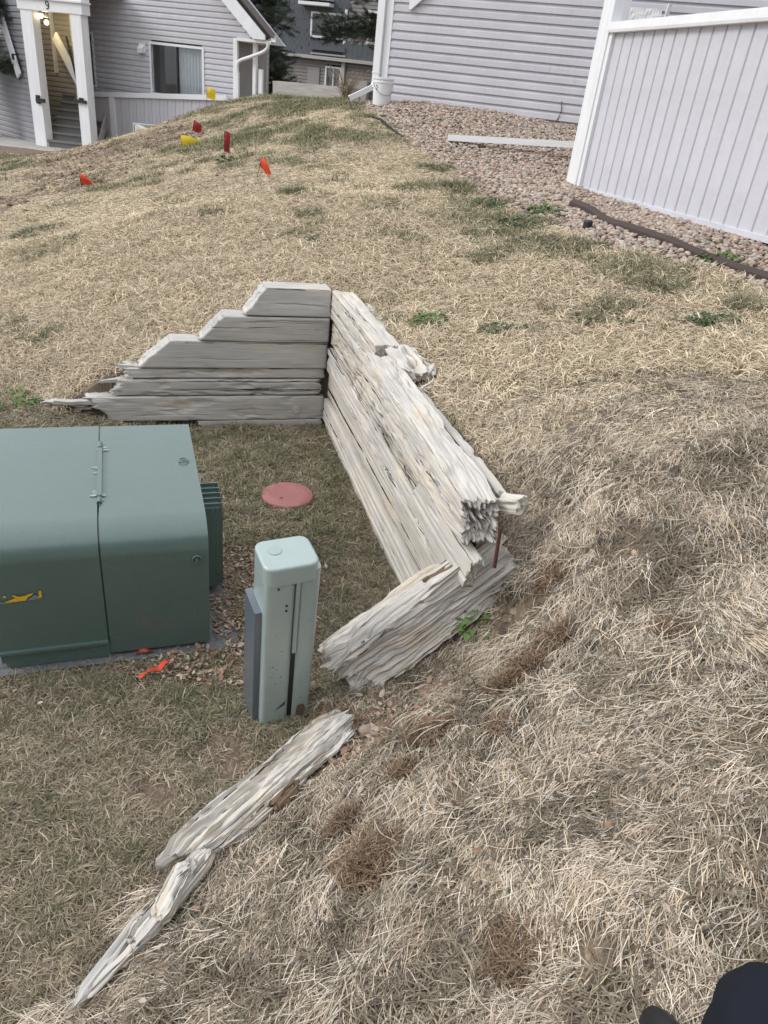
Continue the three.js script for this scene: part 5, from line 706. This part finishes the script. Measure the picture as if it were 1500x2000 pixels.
{ // bare shrub by the downspout
  const S = thing('shrub', 'bare twiggy shrub behind the downspout outlet', 'shrub', [-1.62, ground(-1.62, -14.9), -14.9]), r = rng(620), g = [], lf = [];
  for (let k = 0; k < 60; k++) { const a = r() * 6.28, l = 0.15 + 0.38 * r(), sp = 1.0 * r(); const e = [Math.cos(a) * sp * l, l, Math.sin(a) * sp * l]; g.push(tube([[0, 0, 0], [e[0] * 0.35, l * 0.5, e[2] * 0.35], e], 0.004, 6, 4)); for (let i = 0; i < 6; i++) { const t = 0.4 + 0.6 * r(), x = e[0] * t, y = l * t, z = e[2] * t, s = 0.02; lf.push(x, y, z, x + s * (r() - 0.2), y + s, z + s * (r() - 0.5), x + s, y + s * (r() - 0.5), z); } }
  part(S, 'twigs', mergeGeometries(g), new THREE.MeshStandardMaterial({ color: lin(0.22, 0.18, 0.13), roughness: 1 })); part(S, 'leaves', fromTris(lf), new THREE.MeshStandardMaterial({ color: lin(0.42, 0.36, 0.22), roughness: 1, side: THREE.DoubleSide }));
}
// ---------- the photographer, standing at the lower right ----------
{
  const bones = [ // [ax,ay,az,ra, bx,by,bz,rb]
    [0.66, 1.40, 0.06, 0.12, 0.685, 0.915, -0.55, 0.11], [0.685, 0.915, -0.55, 0.11, 0.64, 0.72, -0.50, 0.07], [0.64, 0.72, -0.50, 0.07, 0.63, 0.62, -0.58, 0.05],
    [0.84, 1.36, 0.20, 0.115, 0.93, 1.05, 0.05, 0.08], [0.93, 1.05, 0.05, 0.08, 0.96, 0.78, 0.12, 0.06],
    [0.72, 1.38, 0.19, 0.15, 0.70, 1.62, 0.18, 0.15], [0.70, 1.62, 0.18, 0.15, 0.68, 1.95, 0.17, 0.17], [0.68, 2.0, 0.17, 0.14, 0.66, 2.14, 0.15, 0.06],
    [0.50, 2.02, 0.18, 0.075, 0.40, 1.80, 0.10, 0.055], [0.40, 1.80, 0.10, 0.055, 0.26, 1.98, 0.10, 0.042], [0.86, 2.02, 0.19, 0.075, 0.94, 1.74, 0.12, 0.055], [0.94, 1.74, 0.12, 0.055, 0.90, 1.50, 0.05, 0.042], [0.66, 2.24, 0.12, 0.10, 0.65, 2.30, 0.12, 0.10]];
  const N = 110, mc = new MarchingCubes(N, new THREE.MeshBasicMaterial(), false, false, 200000); mc.isolation = 0; const C = [0.64, 1.45, -0.05], S = 1.0;
  const sm = (a, b, k) => { const h = clamp(0.5 + 0.5 * (b - a) / k); return b + (a - b) * h - k * h * (1 - h); };
  for (let k = 0; k < N; k++) for (let j = 0; j < N; j++) for (let i = 0; i < N; i++) { const x = C[0] + (i / N * 2 - 1) * S, y = C[1] + (j / N * 2 - 1) * S, z = C[2] + (k / N * 2 - 1) * S; let d = 9; for (const [ax, ay, az, ra, bx, by, bz, rb] of bones) { const vx = bx - ax, vy = by - ay, vz = bz - az, t = clamp(((x - ax) * vx + (y - ay) * vy + (z - az) * vz) / (vx * vx + vy * vy + vz * vz)); const e = Math.hypot(x - ax - t * vx, y - ay - t * vy, z - az - t * vz) - (ra + (rb - ra) * t); d = sm(e, d, 0.04); } mc.field[k * N * N + j * N + i] = -(d + 0.013 * noise(x * 8 + y * 9, y * 20, z * 15 + x * 7) + 0.003 * noise(x * 40, y * 34, z * 40)); }
  mc.update(); const n = mc.count ?? 0, g = new THREE.BufferGeometry(); g.setAttribute('position', new THREE.Float32BufferAttribute(mc.positionArray.slice(0, n * 3), 3)); g.setAttribute('normal', new THREE.Float32BufferAttribute(mc.normalArray.slice(0, n * 3), 3)); g.scale(S, S, S); g.translate(...C);
  const P = thing('person', 'person in dark navy trousers stepping into the lower right corner', 'person', [0, 0, 0]);
  part(P, 'body', g, new THREE.MeshPhysicalMaterial({ color: lin(0.014, 0.016, 0.024), roughness: 0.95, specularIntensity: 0.3 }));
  for (const [x, y, z, yaw] of [[0.62, ground(0.62, -0.60), -0.60, 0.15], [0.965, ground(0.965, 0.08), 0.08, -0.15]]) { const s = new THREE.SphereGeometry(1, 20, 12, 0, 6.283, 0, Math.PI / 2); s.scale(0.05, 0.09, 0.135); const q = part(P, 'shoe', s, mBlack); q.position.set(x, y, z); q.rotation.y = yaw; }
}
renderer.render(scene, camera);
